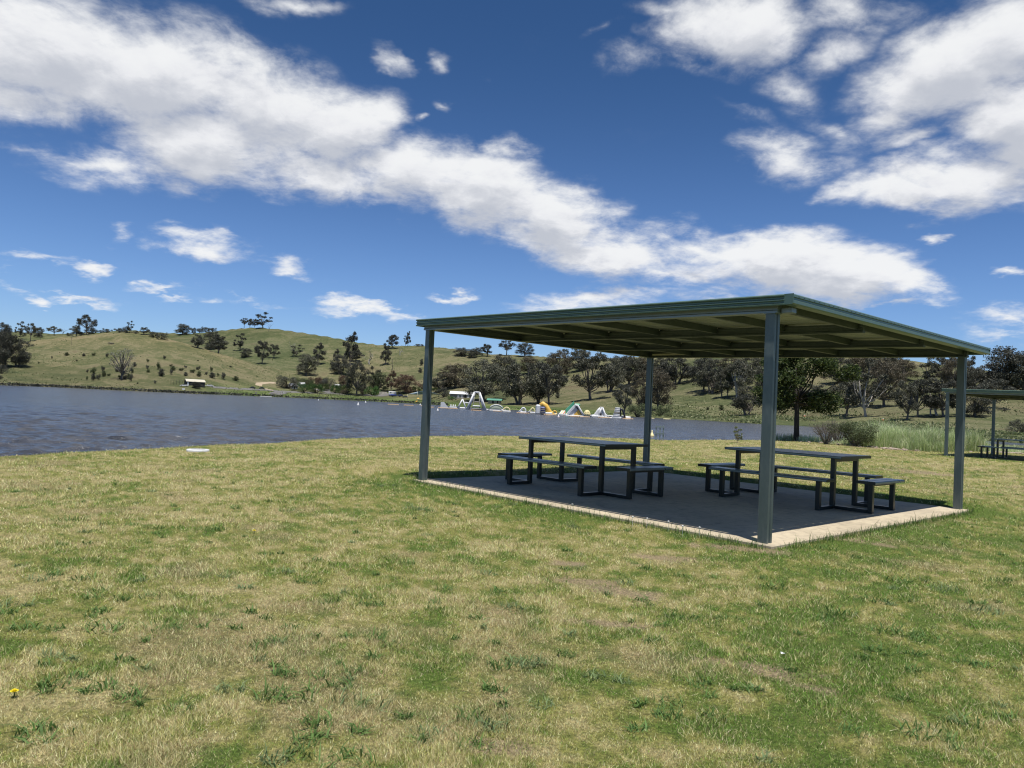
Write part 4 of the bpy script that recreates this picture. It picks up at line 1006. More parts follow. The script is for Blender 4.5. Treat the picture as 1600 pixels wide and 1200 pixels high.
# scrub on the skyline and the bushes round the cottages
for px, b, t_, w, pro, lf, lab in [
 (36, 525, 518, 9, 'Bm', 'dark', 'dark shrub at the foot of the leaning skyline gum'),
 (108, 525, 519, 9, 'Bm', 'dark', 'low dark shrub left of the round skyline gum'),
 (127, 524, 517, 9, 'Bm', 'dark', 'low dark shrub between the round gum and the tall umbrella tree'),
 (149, 520, 514, 10, 'Bm', 'dark', 'skyline shrub right of the tall umbrella tree'),
 (158, 520, 515, 8, 'Bm', 'dark', 'smallest skyline shrub on the dome hill'),
 (167, 519.5, 512.5, 13, 'Bm', 'dark', 'rounded skyline shrub on the dome hilltop'),
 (187, 519.5, 511, 15, 'Bm', 'dark', 'dense skyline shrub left of the thin hilltop tree'),
 (197, 519.5, 509, 14, 'Bm', 'dark', 'dense skyline shrub under the thin hilltop tree'),
 (212, 521, 516, 9, 'Bm', 'dark', 'low shrub right of the thin hilltop tree'),
 (240, 527, 516, 14, 'Bm', 'dark', 'upper shrub of the pair on the right shoulder of the dome hill'),
 (252, 530, 517.5, 17, 'Bm', 'gum', 'lower shrub of the pair on the right shoulder of the dome hill'),
 (312, 519.5, 511, 13, 'Bm', 'dark', 'left shrub of the skyline scrub above the wide grey gum'),
 (322, 519, 509.5, 13, 'Bm', 'dark', 'middle shrub of the skyline scrub above the wide grey gum'),
 (332, 518, 511, 12, 'Bm', 'dark', 'right shrub of the skyline scrub above the wide grey gum'),
 (656, 541, 537, 14, 'Bm', 'dark', 'low mound of scrub on the ridge left of the shelter post'),
 (782, 556, 552, 5, 'Bm', 'dark', 'tiny shrub on the ridge left of the umbrella-shaped tree'),
 (3, 584, 567, 14, 'Bm', 'dark', 'dark shrub at the left edge above the lake'),
 (1, 593, 585, 5, 'Bm', 'dark', 'small dark shrub at the left edge near the water'),
 (450, 607, 584, 36, 'Bm', 'gum', 'large dull green bush left of the white cottage'),
 (476, 604, 588, 28, 'Bm', 'scrub', 'bush behind the white cottage roof'),
 (490, 604, 586, 26, 'Bm', 'red', 'rusty brown bush behind the green bushes'),
 (503, 602, 588, 16, 'Bm', 'brown', 'brown bush between the rusty bush and the dark one'),
 (512, 608, 587, 24, 'Bm', 'dark', 'dark tall bush behind the gap between green bushes'),
 (475, 613.5, 596, 19, 'Bm', 'green', 'bright green round bush right of the white cottage'),
 (494, 614.5, 596, 24, 'Bm', 'green', 'widest bright green bush near the cottage'),
 (506, 610.5, 597, 15, 'Bm', 'lime', 'lime green bush at the edge of the car park'),
 (523, 614.5, 598, 16, 'Bm', 'green', 'bright green bush right of the car park'),
 (543, 613.5, 598, 20, 'Bm', 'lime', 'lime green bush left of the big bank gum'),
 (532, 610, 598, 12, 'Bm', 'dark', 'dark bush between the two round green bushes'),
 (537, 615.5, 608, 17, 'Bm', 'brown', 'low brown shrub at the foot of the lime green bush'),
 (567, 615.5, 606, 11, 'Bm', 'brown', 'brown shrub right of the big bank gum trunk'),
 (582, 618, 601, 23, 'Bm', 'green', 'dark green bush by the fence right of the big bank gum'),
 (651, 612, 603, 16, 'Bm', 'lime', 'lime green bush behind the shade sail'),
 (659, 608, 598, 10, 'Bm', 'brown', 'brown shrub behind the shade sail peak'),
 (683, 614, 603, 18, 'Bm', 'lime', 'lime green bush right of the shelter post'),
 (693, 620.5, 603, 20, 'Bm', 'dark', 'dark bush left of the long white house'),
 (706, 624.5, 618, 12, 'Bm', 'green', 'low garden shrub in front of the long white house'),
 (658.5, 571, 560, 6, 'T', 'dark', 'small dark cypress alone on the slope left of the shelter post'),
 (656.5, 583, 574, 6, 'T', 'gum', 'faint shrub below the small dark cypress'),
 (871, 622, 612, 8, 'T', 'gum', 'small shrub hanging below the gum by the yellow slide'),
 (995, 651, 628, 36, 'Bw', 'scrub', 'dense dark green bush over the water left of the back post'),
 (1032, 650, 630, 36, 'Bw', 'scrub', 'dense dark green bush over the water right of the back post'),
 (1106, 641, 635, 7, 'S', 'scrub', 'small shrub on the grassy bank, left of two'),
 (1127, 641, 631.5, 9, 'T', 'scrub', 'conical shrub on the grassy bank, right of two'),
 (1122, 613, 605, 14, 'Bm', 'scrub', 'shrub in the shade of the many-stemmed gum'),
 (1285, 632, 626, 9, 'Bm', 'dark', 'dark shrub behind the small many-stemmed gum'),
 (1539, 643, 637, 12, 'Bm', 'dark', 'small shrub behind the far shelter, left of its back post'),
 (1568, 642, 636, 15, 'Bm', 'dark', 'low dark shrub right of the far shelter post'),
 (1598, 678, 652, 46, 'Bw', 'gum', 'grey twiggy bush at the right edge behind the far table'),
 (1492, 683, 671, 9, 'S', 'dark', 'dark green shrub between the two shelter posts at right')]:
    tree(px, b, t_, w, pro, lf, label=lab, name='shrub', cat='shrub', bark=m_darkbark)
# planted saplings
k = 0
ORD = 'first second third fourth fifth sixth seventh eighth ninth tenth eleventh twelfth thirteenth fourteenth fifteenth sixteenth seventeenth eighteenth nineteenth twentieth'.split()
SAP = [(104, 556, 6, 6), (81, 560, 4, 4), (60, 568, 3.5, 4), (131, 557, 5.5, 5), (147.5, 556.5, 6, 6), (168, 558.5, 8, 5), (120, 564.5, 3, 3), (137, 582, 5, 5), (136, 594, 7, 5), (145.5, 594.5, 12, 6), (147, 584, 11, 12), (155, 594, 11, 7), (162, 588.5, 10, 6), (160, 580, 9, 7), (171, 588, 5, 6), (183, 581, 8, 7), (186, 592, 7, 6), (196, 593.5, 9, 8), (201, 592, 9, 6),
        (205, 595.5, 13, 8), (206, 583, 10, 7), (210, 573, 8, 6), (230, 566, 6, 5), (229.5, 576, 6, 6), (231.5, 582, 6, 5), (256.5, 561, 6, 6), (246.5, 577.5, 13, 8), (252, 588, 13, 10), (268, 573, 4.5, 5), (267, 584.5, 8, 7), (270, 579, 8, 7), (289, 575, 4.5, 5), (284.5, 580, 6, 8), (290, 587, 6, 7), (302.5, 582.5, 6, 9), (311, 578.5, 7, 7), (311, 588.5, 9, 7), (323, 586, 6, 5), (329.5, 581, 9, 6), (331.5, 590.5, 9, 9), (340, 588, 6, 4), (349, 592, 11, 10), (368.5, 595, 8, 8), (242, 599, 5, 6), (215, 600, 3, 4), (360, 574, 2.5, 4), (310, 564, 2, 4)]
for px, b, h, w in SAP:
    row = 0 if b < 570 else 1 if b < 585.2 else 2
    o_ = sorted(q[0] for q in SAP if (0 if q[1] < 570 else 1 if q[1] < 585.2 else 2) == row).index(px)
    lab = '%s sapling from the left in the %s row on the slope below the dome hill' % (ORD[o_], ('top', 'middle', 'lowest')[row])
    tree(px, b, b-h, w, 'S' if (k % 3) else 'T', 'dark' if k % 2 else 'scrub', label=lab, name='sapling', cat='sapling', group='saplings planted on the dome hill slope', bark=m_darkbark); k += 1

# near tree, bare bush, dark bush by the lawn edge
nt_ = tree(1244.5, 688, 524, 146, 'N', 'lime', 'bright green leafy tree with slim dark trunk at the lawn edge, seen under the roof', bark=m_darkbark, name='leafy_tree', rmin=30, rmax=60, rz=2.2)
tree(1291, 694, 654, 60, 'W', label='leafless twiggy bush at the lawn edge right of the bright green tree', bark=m_bark, name='bare_bush', cat='bush', rmin=30, rmax=60)
tree(1308, 694, 655, 50, 'W', label='leafless twiggy bush overlapping the leafy dark bush', bark=m_bark, name='bare_bush', cat='bush', rmin=30, rmax=60, rz=1.)
tree(1336, 697, 655, 68, 'Bn', 'scrub', label='leafy dark green bush behind the tall pale grass', name='bush', cat='bush', rmin=30, rmax=60)
tree(1152, 692, 666, 15, 'G', 'reed', label='thin green seedling at the water edge under the roof', name='seedling', cat='plant', rmin=30, rmax=60)

# ------------------------------------------------------------------ tall grass, reeds, rubble
def tallgrass():
    X, Y_, H, W_, Ln, Cc_ = [], [], [], [], [], []
    for px, D, rad, hh, n, lite in [(1228, 41, .8, .55, 900, .3), (1250, 41, .9, .6, 1200, .5), (1275, 40, .9, .55, 1000, .8), (1300, 39, .8, .25, 500, .5), (1330, 36, .9, .25, 1200, .6), (1348, 35.5, .7, .45, 1500, .5), (1364, 35, .7, .95, 2000, .5), (1376, 36, 1.0, 1.35, 2600, .5), (1390, 35, 1.0, 1.2, 2400, .4), (1404, 34.5, 1.0, 1.2, 2400, .45),
                (1418, 34, 1.0, 1.15, 2400, .4), (1432, 33.5, .9, 1.15, 2400, .3), (1440, 32, .6, .85, 1800, 0.), (1450, 33, .9, 1.1, 2200, .35), (1464, 33.5, .9, 1.1, 2000, .3), (1478, 34.5, .9, .9, 1600, .4), (1495, 35.5, .9, .85, 1500, .3), (1508, 35.5, .8, 1.15, 2200, .3), (1520, 37, .8, 1.0, 1500, .5), (1538, 38, 1.0, .55, 1200, .9), (1555, 40, 1.2, .5, 900, .6), (1580, 42, 1.5, .5, 900, .5), (1605, 43, 1.5, .6, 900, .4), (1400, 44, 2.5, 1.1, 1800, .3), (1440, 46, 2.5, 1.0, 1600, .3), (1500, 50, 4, .7, 1600, .4), (1570, 60, 5, .6, 1400, .5)]:
        az = az_of(px); r = D/math.cos(az); cx, cy = r*math.sin(az), r*math.cos(az)
        n = int(n*1.2); hh *= rng.uniform(.62, 1.08) if D < 40 else .75
        kx = rng.normal(0, rad*.5, (7, 2)); ki = rng.integers(0, 7, n); X.append(cx+kx[ki, 0]+rng.normal(0, rad*.17, n)); Y_.append(cy+kx[ki, 1]+rng.normal(0, rad*.17, n)); H.append(hh*rng.uniform(.6, 1.15, 7)[ki]*np.clip(rng.gamma(5, .17, n), .15, 1.25)*rng.uniform(.8, 1.1)); W_.append(rng.uniform(.006, .017, n)*(D/35)); Ln.append(np.abs(rng.normal(.38, .26, n)))
        u = rng.uniform(0, 1, n)[:, None]; c = np.where(u < .5*lite+.12, np.array((.80, .80, .55)), np.where(u < .85, np.array((.46, .56, .26)), np.array((.20, .32, .11))))
        Cc_.append(c*rng.uniform(.6, 1.35, (n, 1))*rng.uniform(.78, 1.2))
    x, y, h, w, l, c = [np.concatenate(t) for t in (X, Y_, H, W_, Ln, Cc_)]
    me = blades('tall_grass', x, y, zf(x, y)-.02, h, w, l, c, 2)
    # everything leans a little with the wind
    tag(linkmesh('tall_grass', me, [m_blade]), 'tall pale green grass with seed heads behind the lawn', 'grass', kind='stuff')
tallgrass()
def scatter_leaf(name, pts, size, mat_, label, cat):
    P = np.array(pts); V, Fq = quads_at(P, size, rng, -.6); me = npmesh(name, V, Fq); tag(linkmesh(name, me, [mat_]), label, cat, kind='stuff')
def reeds():
    P = []; S = []
    for px in np.arange(-150, 700, .55):
        if rng.uniform() < .35 and fbm(np.array([px*.06]), np.array([0.]), 5, 3)[0] < .5: continue
        az = az_of(px); rs = np.interp(az, SHORE[:, 0], SHORE[:, 1])+rng.uniform(-1, 4)
        k = rng.integers(2, 7)
        for _ in range(k):
            r = rs+rng.normal()*1.; a = az+rng.normal()*.0015; x, y = r*math.sin(a), r*math.cos(a)
            P.append((x, y, float(zf(x, y))+rng.uniform(.1, 1.0))); S.append(rng.uniform(.6, 1.5))
    scatter_leaf('reeds', P, np.array(S), L['dark'], 'dark reeds along the far shoreline', 'reeds')
    n = 42000; px = rng.uniform(985, 1640, n); az = np.arctan((px-800)/F); rs = np.interp(az, SHORE[:, 0], SHORE[:, 1]); r = rs+rng.uniform(-.5, 1, n)**2*90
    r = rs-.5+np.abs(rng.normal(0, 35, n)); x, y = r*np.sin(az), r*np.cos(az); f = fbm(x*.09, y*.09, 66, 4); k = rng.uniform(.42, .62, n) < f
    x, y = x[k], y[k]; z = zf(x, y)
    scatter_leaf('bank_grass', np.column_stack([x, y, z+rng.uniform(0, .35, len(x))]), rng.uniform(.35, 1.0, len(x)), L['reed'], 'rough tussocks on the far grassy bank', 'grass')
    # tussocks over the far hills
    n = 60000; px = rng.uniform(-60, 1660, n); az = np.arctan((px-800)/F); rs = np.interp(az, SHORE[:, 0], SHORE[:, 1]); r = rs+6+rng.uniform(0, 1, n)**1.6*(980-rs); x, y = r*np.sin(az), r*np.cos(az)
    f = fbm(x*.022, y*.022, 67, 4)+.5*(fbm(x*.15, y*.15, 68, 3)-.5); k = (rng.uniform(.5, .7, n) < f); x, y, r = x[k], y[k], r[k]; z = zf(x, y)
    scatter_leaf('tussocks', np.column_stack([x, y, z+.15]), rng.uniform(.35, .9, len(x))*(r/300)**.5, L['reed'], 'scattered tussocks over the far hillsides', 'grass')
reeds()
def rubble():
    mb = MB()
    for px, D, n, sp in [(1300, 38, 26, 1.2), (1330, 36, 20, 1.), (1370, 34, 24, .9), (1395, 33.2, 26, .7), (1415, 32.6, 34, .8), (1430, 32.2, 26, .6), (1488, 34.2, 16, .5), (1545, 36, 34, 1.1), (1575, 37, 34, 1.2), (1605, 37, 20, 1.2)]:
        az = az_of(px); r = D/math.cos(az)
        for _ in range(n):
            x = r*math.sin(az)+rng.normal()*sp*.6; y = r*math.cos(az)+rng.normal()*sp*.4; s = rng.uniform(.03, .11); z = float(zf(x, y))
            vs = []
            for i in range(3):
                for q in range(6):
                    a = q*1.047+rng.uniform(-.3, .3); rr = (s*.8, s, s*.5)[i]*rng.uniform(.75, 1.2); vs.append((x+math.cos(a)*rr, y+math.sin(a)*rr*.8, z+(-.02, s*.25, s*.55)[i]*rng.uniform(.8, 1.2)))
            fs = [(i*6+q, i*6+(q+1) % 6, (i+1)*6+(q+1) % 6, (i+1)*6+q) for i in range(2) for q in range(6)]+[(12, 13, 14, 15, 16, 17)]
            mb.add(vs, fs)
    tag(mb.build('rubble', wear('rubble_stone', (.42, .34, .27), (.28, .22, .18), 3, .9)), 'broken stones and debris at the foot of the tall grass', 'rubble', kind='stuff')
rubble()

# ------------------------------------------------------------------ tracks on the far side
def track(name, pts, w, m, lift=.12):
    P = []
    for i in range(len(pts)-1):
        for t in np.linspace(0, 1, 12, endpoint=False): P.append((pts[i][0]*(1-t)+pts[i+1][0]*t, pts[i][1]*(1-t)+pts[i+1][1]*t))
    P.append(pts[-1]); W3 = [hit(*p) for p in P]; vs = []; fs = []
    for i, p in enumerate(W3):
        d = (W3[min(i+1, len(W3)-1)]-W3[max(i-1, 0)]); d.z = 0; d.normalize(); s = Vector((-d.y, d.x, 0))*w/2
        for k in (-1, -.33, .33, 1):
            q = p+s*k; vs.append((q.x, q.y, float(zf(q.x, q.y))+lift))
    for i in range(len(W3)-1):
        for k in range(3): a = i*4+k; fs.append((a, a+1, a+5, a+4))
    mb = MB().add(vs, fs); o = mb.build(name, m); tag(o, kind='structure')
m_dirt = wear('pale_dirt', (.42, .33, .22), (.34, .27, .18), .3, .95); m_road = wear('grey_asphalt', (.13, .125, .12), (.17, .16, .15), .2, .9)
track('dirt_track', [(431, 598.3), (418, 598.2), (405, 599.5), (404, 603)], 5, m_dirt)
track('dirt_track', [(413, 607), (420, 609), (427, 610.5)], 5, m_dirt)
track('road', [(330, 605.2), (380, 608), (415, 609.5), (440, 612), (480, 613.5), (560, 617), (600, 619)], 6, m_road)
track('car_park', [(500, 611.5), (516, 611.8)], 26, m_road, .16); track('car_park', [(590, 617.5), (608, 618)], 14, m_road, .16)
track('boat_ramp', [(441, 612.5), (428, 616.5)], 9, m_road, .2)
track('footpath', [(1040, 630), (1060, 633), (1090, 637), (1110, 640)], .8, wear('worn_grass', (.26, .25, .14), (.2, .2, .1), 1, .95), .1)

# ------------------------------------------------------------------ buildings, vehicles and small things on the far side
def base(px, py, **k): p = hit(px, py, **k); return p, p.y/F
def facing(p, yaw=0): return -math.atan2(p.x, p.y)+yaw     # x axis runs to the right as seen from the lake
def place(name, px, py, label, cat, yaw=0, group=None, z=None, **k):
    p = hit(px, py, z=z, **k); r = empty(name, p, facing(p, yaw)); tag(r, label, cat, group); return r, p.y/F
def gable(root, W_, Dp, H, rise, mw, mr, over=.3, openings=()):
    mb = MB(); mb.add([(-W_/2, 0, -.5), (W_/2, 0, -.5), (W_/2, Dp, -.5), (-W_/2, Dp, -.5), (-W_/2, 0, H), (W_/2, 0, H), (W_/2, Dp, H), (-W_/2, Dp, H), (-W_/2, Dp/2, H+rise), (W_/2, Dp/2, H+rise)],
                      [(0, 1, 5, 4), (2, 3, 7, 6), (1, 2, 6, 9, 5), (3, 0, 4, 8, 7)])
    mb.build('wall', mw, root)
    o = over; k = rise/(Dp/2); t = .12
    mb = MB(); vs = []
    for x in (-W_/2-o, W_/2+o): vs += [(x, -o, H-k*o+.03), (x, Dp/2, H+rise+.03), (x, Dp+o, H-k*o+.03), (x, Dp+o, H-k*o+.03+t), (x, Dp/2, H+rise+.03+t), (x, -o, H-k*o+.03+t)]
    mb.add(vs, [(0, 6, 7, 1), (1, 7, 8, 2), (2, 8, 9, 3), (3, 9, 10, 4), (4, 10, 11, 5), (5, 11, 6, 0), (0, 1, 4, 5), (1, 2, 3, 4), (6, 11, 10, 7), (7, 10, 9, 8)]); mb.build('roof', mr, root)
    for kind, x0, x1, z0, z1 in openings:
        mb = MB(); mb.box(x0, x1, -.06, .0-.005, z0, z1); mb.build(kind, m_dark if kind != 'blind' else m_white, root)
def car(px, py, label, colr, yaw=0, L_=4.4, H_=1.5, group='parked cars', cat='car'):
    r, s = place('parked_car', px, py, label, cat, yaw, group)
    m = wear('car_paint', colr, tuple(c*.9 for c in colr), 1, .3); prof = [(-.5, .2), (-.49, .5), (-.3, .58), (-.2, .95), (.2, 1.0), (.34, .62), (.49, .52), (.5, .2)]
    mb = MB(); n = len(prof)
    for yy in (-.85, .85): pass
    vs = [(a*L_, yy*(1 if b < .7 else .82), b*H_) for yy in (-.85, .85) for a, b in prof]
    mb.add(vs, [(i, (i+1) % n, (i+1) % n+n, i+n) for i in range(n)][:-1]+[tuple(range(n))[::-1], tuple(range(n, 2*n)), (n-1, 0, n, 2*n-1)]); mb.build('body', m, r)
    mb = MB(); mb.add([(a*L_, yy, b*H_) for yy in (-.80, .80) for a, b in ((-.27, .62), (-.18, .92), (.18, .95), (.30, .64))], [(0, 1, 2, 3), (7, 6, 5, 4)]); mb.v = [(x, y*1.05+(0), z) for x, y, z in mb.v]; mb.build('window', m_glass, r)
    for a in (-.32, .32):
        for yy in (-.8, .8):
            w = MB(); w.tube([(a*L_, yy-.1, .32), (a*L_, yy+.1, .32)], .32, 12); w.build('wheel', m_rubber, r)
    return r
# shed on the left shore
r, s = place('boat_shed', 306, 603.5, 'low dark open-fronted shed with cream roof by the left shore', 'shed', .25)
gable(r, 27*s, 7, 3.0, 1.5, m_dark, m_cream, .4, [('opening', -10*s, -2*s, 0, 2.6), ('opening', 3*s, 11*s, 0, 2.4), ('wall_panel', -13*s, -10.5*s, 0, 2.4)])
for ch in r.children:
    if ch.name.startswith('wall_panel'): ch.data.materials[0] = m_white
tree(307, 607, 596.5, 15, 'Ff', 'dark', label='dark bushy tree in front of the open-fronted shed', name='small_tree')
mb = MB(); p0, s = base(280, 601.5)
r = empty('wire_fence', p0, facing(p0)); tag(r, 'wire mesh enclosure with dark posts left of the open-fronted shed', 'fence')
for i in range(6): MB().tube([(-12*s+i*4*s, 0, -.3), (-12*s+i*4*s, 0, 3.4)], .09, 6).build('fence_post', m_frame, r)
mb = MB()
for zz in (.6, 1.5, 2.5, 3.3): mb.bar((-12*s, 0, zz), (8*s, 0, zz), .05, .05)
mb.build('rail', m_frame, r)
car(287.5, 603.8, 'white car parked at the left end of the open-fronted shed', (.75, .75, .75), 0, 5.2); car(327, 604.2, 'white car parked right of the open-fronted shed', (.75, .75, .77), .1, 5.5)
car(394.5, 607, 'left one of two dark cars parked by the far track', (.03, .03, .035), .1); car(409, 607.8, 'right one of two dark cars parked by the far track', (.025, .025, .03), 0)
# cottage group
r, s = place('white_cottage', 460, 607.5, 'small white cottage with pale tin roof beside the large dull bush', 'cottage', .5)
gable(r, 11*s, 6, 2.4, 1.9, m_white, wear('pale_tin', (.6, .63, .68), (.52, .55, .6), 1, .35, .3), .4, [('door', -.6, .6, 0, 2), ('window', -2.4, -1.4, .9, 1.8), ('window', 1.4, 2.4, .9, 1.8)])
r, s = place('white_cabin', 470, 605, 'white roofed cabin half hidden behind the green bush', 'cabin', -.3); gable(r, 9*s, 5, 2.6, 1.4, m_white, m_white, .3, [('door', -.5, .4, 0, 1.9)])
r, s = place('white_cabin', 527, 606, 'white cabin roof showing between the round green bushes', 'cabin', .2); gable(r, 8*s, 4, 2.2, 1.0, m_white, m_white, .3, [('door', -.5, .4, 0, 1.9)])
r, s = place('long_white_house', 722, 622.5, 'long white house with pale tin roof behind the tall inflatable tower', 'house', -.1)
gable(r, 38*s, 8, 2.9, 1.6, m_brick, wear('bright_tin', (.75, .76, .78), (.68, .69, .7), 1, .4), .5, [('blind', -7.5*s, -4.5*s, .5, 2.3), ('blind', -2*s, 1*s, .5, 2.3), ('window', 3.5*s, 6*s, .3, 2.3), ('blind', 8*s, 11*s, .5, 2.3), ('blind', 14*s, 17*s, .5, 2.3)])
r, s = place('small_hut', 772, 630.5, 'small hut with green tin roof on the grass above the cage inflatable', 'hut', -.15)
gable(r, 19*s, 4.5, 2.0, .7, wear('cream_hut_wall', (.42, .40, .33), (.36, .34, .28), 1, .8), m_teal, .9, [('door', -3.4*s, -.5*s, 0, 1.9), ('door', 4.4*s, 6.4*s, 0, 1.9)])
r, s = place('tan_fence', 598.5, 615.5, 'short tan panel fence right of the dark green bush', 'fence'); MB().box(-6*s, 6*s, 0, .08, -.2, 3.4*s).build('panel', m_cream, r)
for i in range(4): MB().box(-6*s+i*4*s-.06, -6*s+i*4*s+.06, -.12, -.005, -.2, 3.7*s).build('fence_post', m_bark, r)
# caravan
r, s = place('caravan', 613, 617, 'white caravan behind the blue boats on the far bank', 'caravan')
MB().box(-6*s, 6*s, 0, 2.3, .5, 2.9, .25).build('body', m_white, r); MB().box(-4*s, -1.5*s, -.04, -.003, 1.5, 2.1).build('window', m_glass, r); MB().box(2*s, 3.6*s, -.04, -.003, .6, 2.3).build('door', m_cream, r)
for x in (-.5, .6): MB().tube([(x, .02, .33), (x, .3, .33)], .33, 12).build('wheel', m_rubber, r)
def boat(px, py, label, hull, ln=5.5):
    r, s = place('covered_boat', px, py, label, 'boat', .2, 'boats on trailers by the caravan'); mb = MB(); st = []
    for t in np.linspace(-1, 1, 9):
        w = 1.05*(1-max(0, t)**2.2*.92); st.append([(t*ln/2, -w, 1.35+.15*t), (t*ln/2, -w*.75, .75), (t*ln/2, 0, .55+.25*max(0, t)), (t*ln/2, w*.75, .75), (t*ln/2, w, 1.35+.15*t), (t*ln/2, 0, 1.9-.35*abs(t))])
    vs = [p for q in st for p in q]; mb.add(vs, [(i*6+k, i*6+(k+1) % 6, (i+1)*6+(k+1) % 6, (i+1)*6+k) for i in range(8) for k in range(6)]+[tuple(range(6))[::-1], tuple(range(48, 54))]); mb.build('hull', hull, r)
    MB().bar((-ln*.3, 0, .45), (ln*.62, 0, .45), .9, .08).build('trailer', m_frame, r)
    for yy in (-.9, .9): MB().tube([(-.5, yy-.1, .3), (-.5, yy+.1, .3)], .3, 12).build('wheel', m_rubber, r)
boat(614, 619.8, 'bright blue covered boat below the caravan', m_blue, 6.5); boat(625.5, 620.3, 'dark blue covered boat right of the bright blue one', wear('dark_blue_cover', (.02, .03, .08), (.03, .04, .1), 1, .5), 4.5)
car(633, 621, 'dark wagon parked between the boats and the shade sail', (.04, .05, .07), 0, 4.4)
# shade sail with poles
r, s = place('shade_sail', 664, 625, 'pale blue shade sail on poles over the playground', 'shade sail')
pts = [(-27*s, -2, 7.5*s), (-12*s, 3, 12.5*s), (0, -2, 15*s), (26*s, -3, 9*s), (4*s, 9, 9.5*s)]
mb = MB(); G_ = 6
def sail(a, b, c, d):
    vs = []; 
    for i in range(G_+1):
        for j in range(G_+1):
            u, v = i/G_, j/G_; p = (Vector(a)*(1-u)+Vector(b)*u)*(1-v)+(Vector(d)*(1-u)+Vector(c)*u)*v; p.z -= .9*math.sin(math.pi*u)*math.sin(math.pi*v)*0.6; vs.append(p)
    fs = [(i*(G_+1)+j, (i+1)*(G_+1)+j, (i+1)*(G_+1)+j+1, i*(G_+1)+j+1) for i in range(G_) for j in range(G_)]
    m_ = MB().add(vs, fs, True); o = m_.build('sail', m_sail, r); md = o.modifiers.new('t', 'SOLIDIFY'); md.thickness = .03
sail(pts[0], pts[1], pts[4], (-10*s, 6, 8*s)); sail(pts[1], pts[2], pts[3], pts[4])
for a in pts[:4]+[(-10*s, 6, 8*s), (4*s, 9, 9.5*s)]: MB().tube([(a[0], a[1], -.6), (a[0], a[1], a[2]+.15)], .09, 8).build('pole', m_cream, r)
r, s = place('playground_tower', 653, 629, 'playground tower with yellow roof and yellow slide under the shade sail', 'play equipment')
for a in (-.8, .8):
    for b in (-.6, .6): MB().tube([(a, b, -.2), (a, b, 2.9)], .07, 6).build('post', m_frame, r)
MB().box(-.9, .9, -.7, .7, 1.15, 1.25).build('deck', m_bark, r)
MB().add([(-1, -.8, 2.8), (1, -.8, 2.8), (1, .8, 2.8), (-1, .8, 2.8), (-.3, 0, 3.4), (.3, 0, 3.4)], [(0, 1, 5, 4), (1, 2, 5), (2, 3, 4, 5), (3, 0, 4), (3, 2, 1, 0)]).build('roof', m_yellow, r)
MB().prism([(-.4, 0), (.4, 0), (.4, .3), (.33, .3), (.33, .06), (-.33, .06), (-.33, .3), (-.4, .3)], (-.3, -.7, 1.2), (-1.6, -2.4, .2)).build('slide', m_yellow, r)
# little things on the far bank
def signpost(px, py, h, w, label, face=m_white, cat='sign', **k):
    r, s = place('sign_board', px, py, label, cat, 0, **k); W_ = w*s; H_ = h*s
    for a in (-W_/2, W_/2): MB().tube([(a, 0, -.3), (a, 0, H_)], .05, 6).build('post', m_beam, r)
    MB().box(-W_/2-.1, W_/2+.1, -.09, -.055, H_*.45, H_).build('board', face, r)
signpost(400, 617, 4.5, 2.5, 'small grey board on posts below the two dark cars', m_brick); signpost(425, 619, 4.5, 3, 'small grey board by the white pontoon', m_brick)
signpost(286.5, 611.5, 5, 3.5, 'small pale board on posts at the shore below the open-fronted shed', m_white); signpost(443.5, 616.2, 4, .9, 'white marker post beside the boat ramp', m_white)
r, s = place('pontoon', 415.5, 620.4, 'white floating pontoon at the boat ramp', 'pontoon', .05, z=WATER); MB().box(-9*s, 9*s, -1, 1.2, .1, .5, .05).build('deck', m_white, r); MB().box(-8.6*s, 8.6*s, -.8, 1, -.2, .098).build('float', m_cream, r)
for i, (px, py, lab) in enumerate([(559.5, 632.8, 'larger white cone buoy left of the tan floats'), (571.3, 629, 'small white cone buoy near the far bank'), (497.5, 625.5, 'tiny white buoy below the green bushes'), (656.5, 633, 'small white buoy by the tan floats near the shelter post'), (684, 641.5, 'pale buoy in front of the black and white slide'), (872.7, 651.8, 'white and orange cone buoy in front of the green slide'), (1018.5, 682, 'nearest yellow cone buoy beside the back post')]):
    p = hit(px, py, z=WATER); s = p.y/F; h = (4.5*s, 3*s, 2*s, 3*s, 4*s, 5*s, 10*s)[i]; r = empty('buoy', p); tag(r, lab, 'buoy', 'lake marker buoys')
    m = m_paleyellow if i == 6 else m_white
    MB().tube([(0, 0, -.1), (0, 0, h*.3), (0, 0, h*.35), (0, 0, h*.8), (0, 0, h)], [h*.34, h*.33, h*.22, h*.10, h*.07], 14).build('cone', m, r)
    MB().tube([(0, 0, -.05), (0, 0, h*.12)], h*.40, 14).build('collar', m_orange if i == 5 else m, r)
# grey frame at the water's edge
p = hit(1030, 688, rmin=30, rmax=60); r = empty('metal_frame', p, facing(p)); tag(r, 'grey metal frame with two rails standing at the lawn edge beside the back post', 'frame')
for a in (-.15, .02, .17): MB().box(a-.028, a+.028, -.02, .02, -.2, .68).build('post', m_beam, r)
for zz in (.62, .31): MB().box(-.19, .21, -.045, -.022, zz-.045, zz+.025).build('rail', m_beam, r)
for px, py, lab in ((1257, 652.5, 'small orange and white marker on the far bank behind the bright green tree trunk'), (1380, 658, 'small orange marker in the paddock above the tall grass')):
    r, s = place('marker_post', px, py, lab, 'marker', 0); MB().tube([(0, 0, -.1), (0, 0, 3.2*s)], [.22, .26], 8).build('post', m_orange, r); MB().tube([(0, 0, 3.2*s), (0, 0, 4.4*s)], [.24, .12], 8).build('cap', m_white, r)
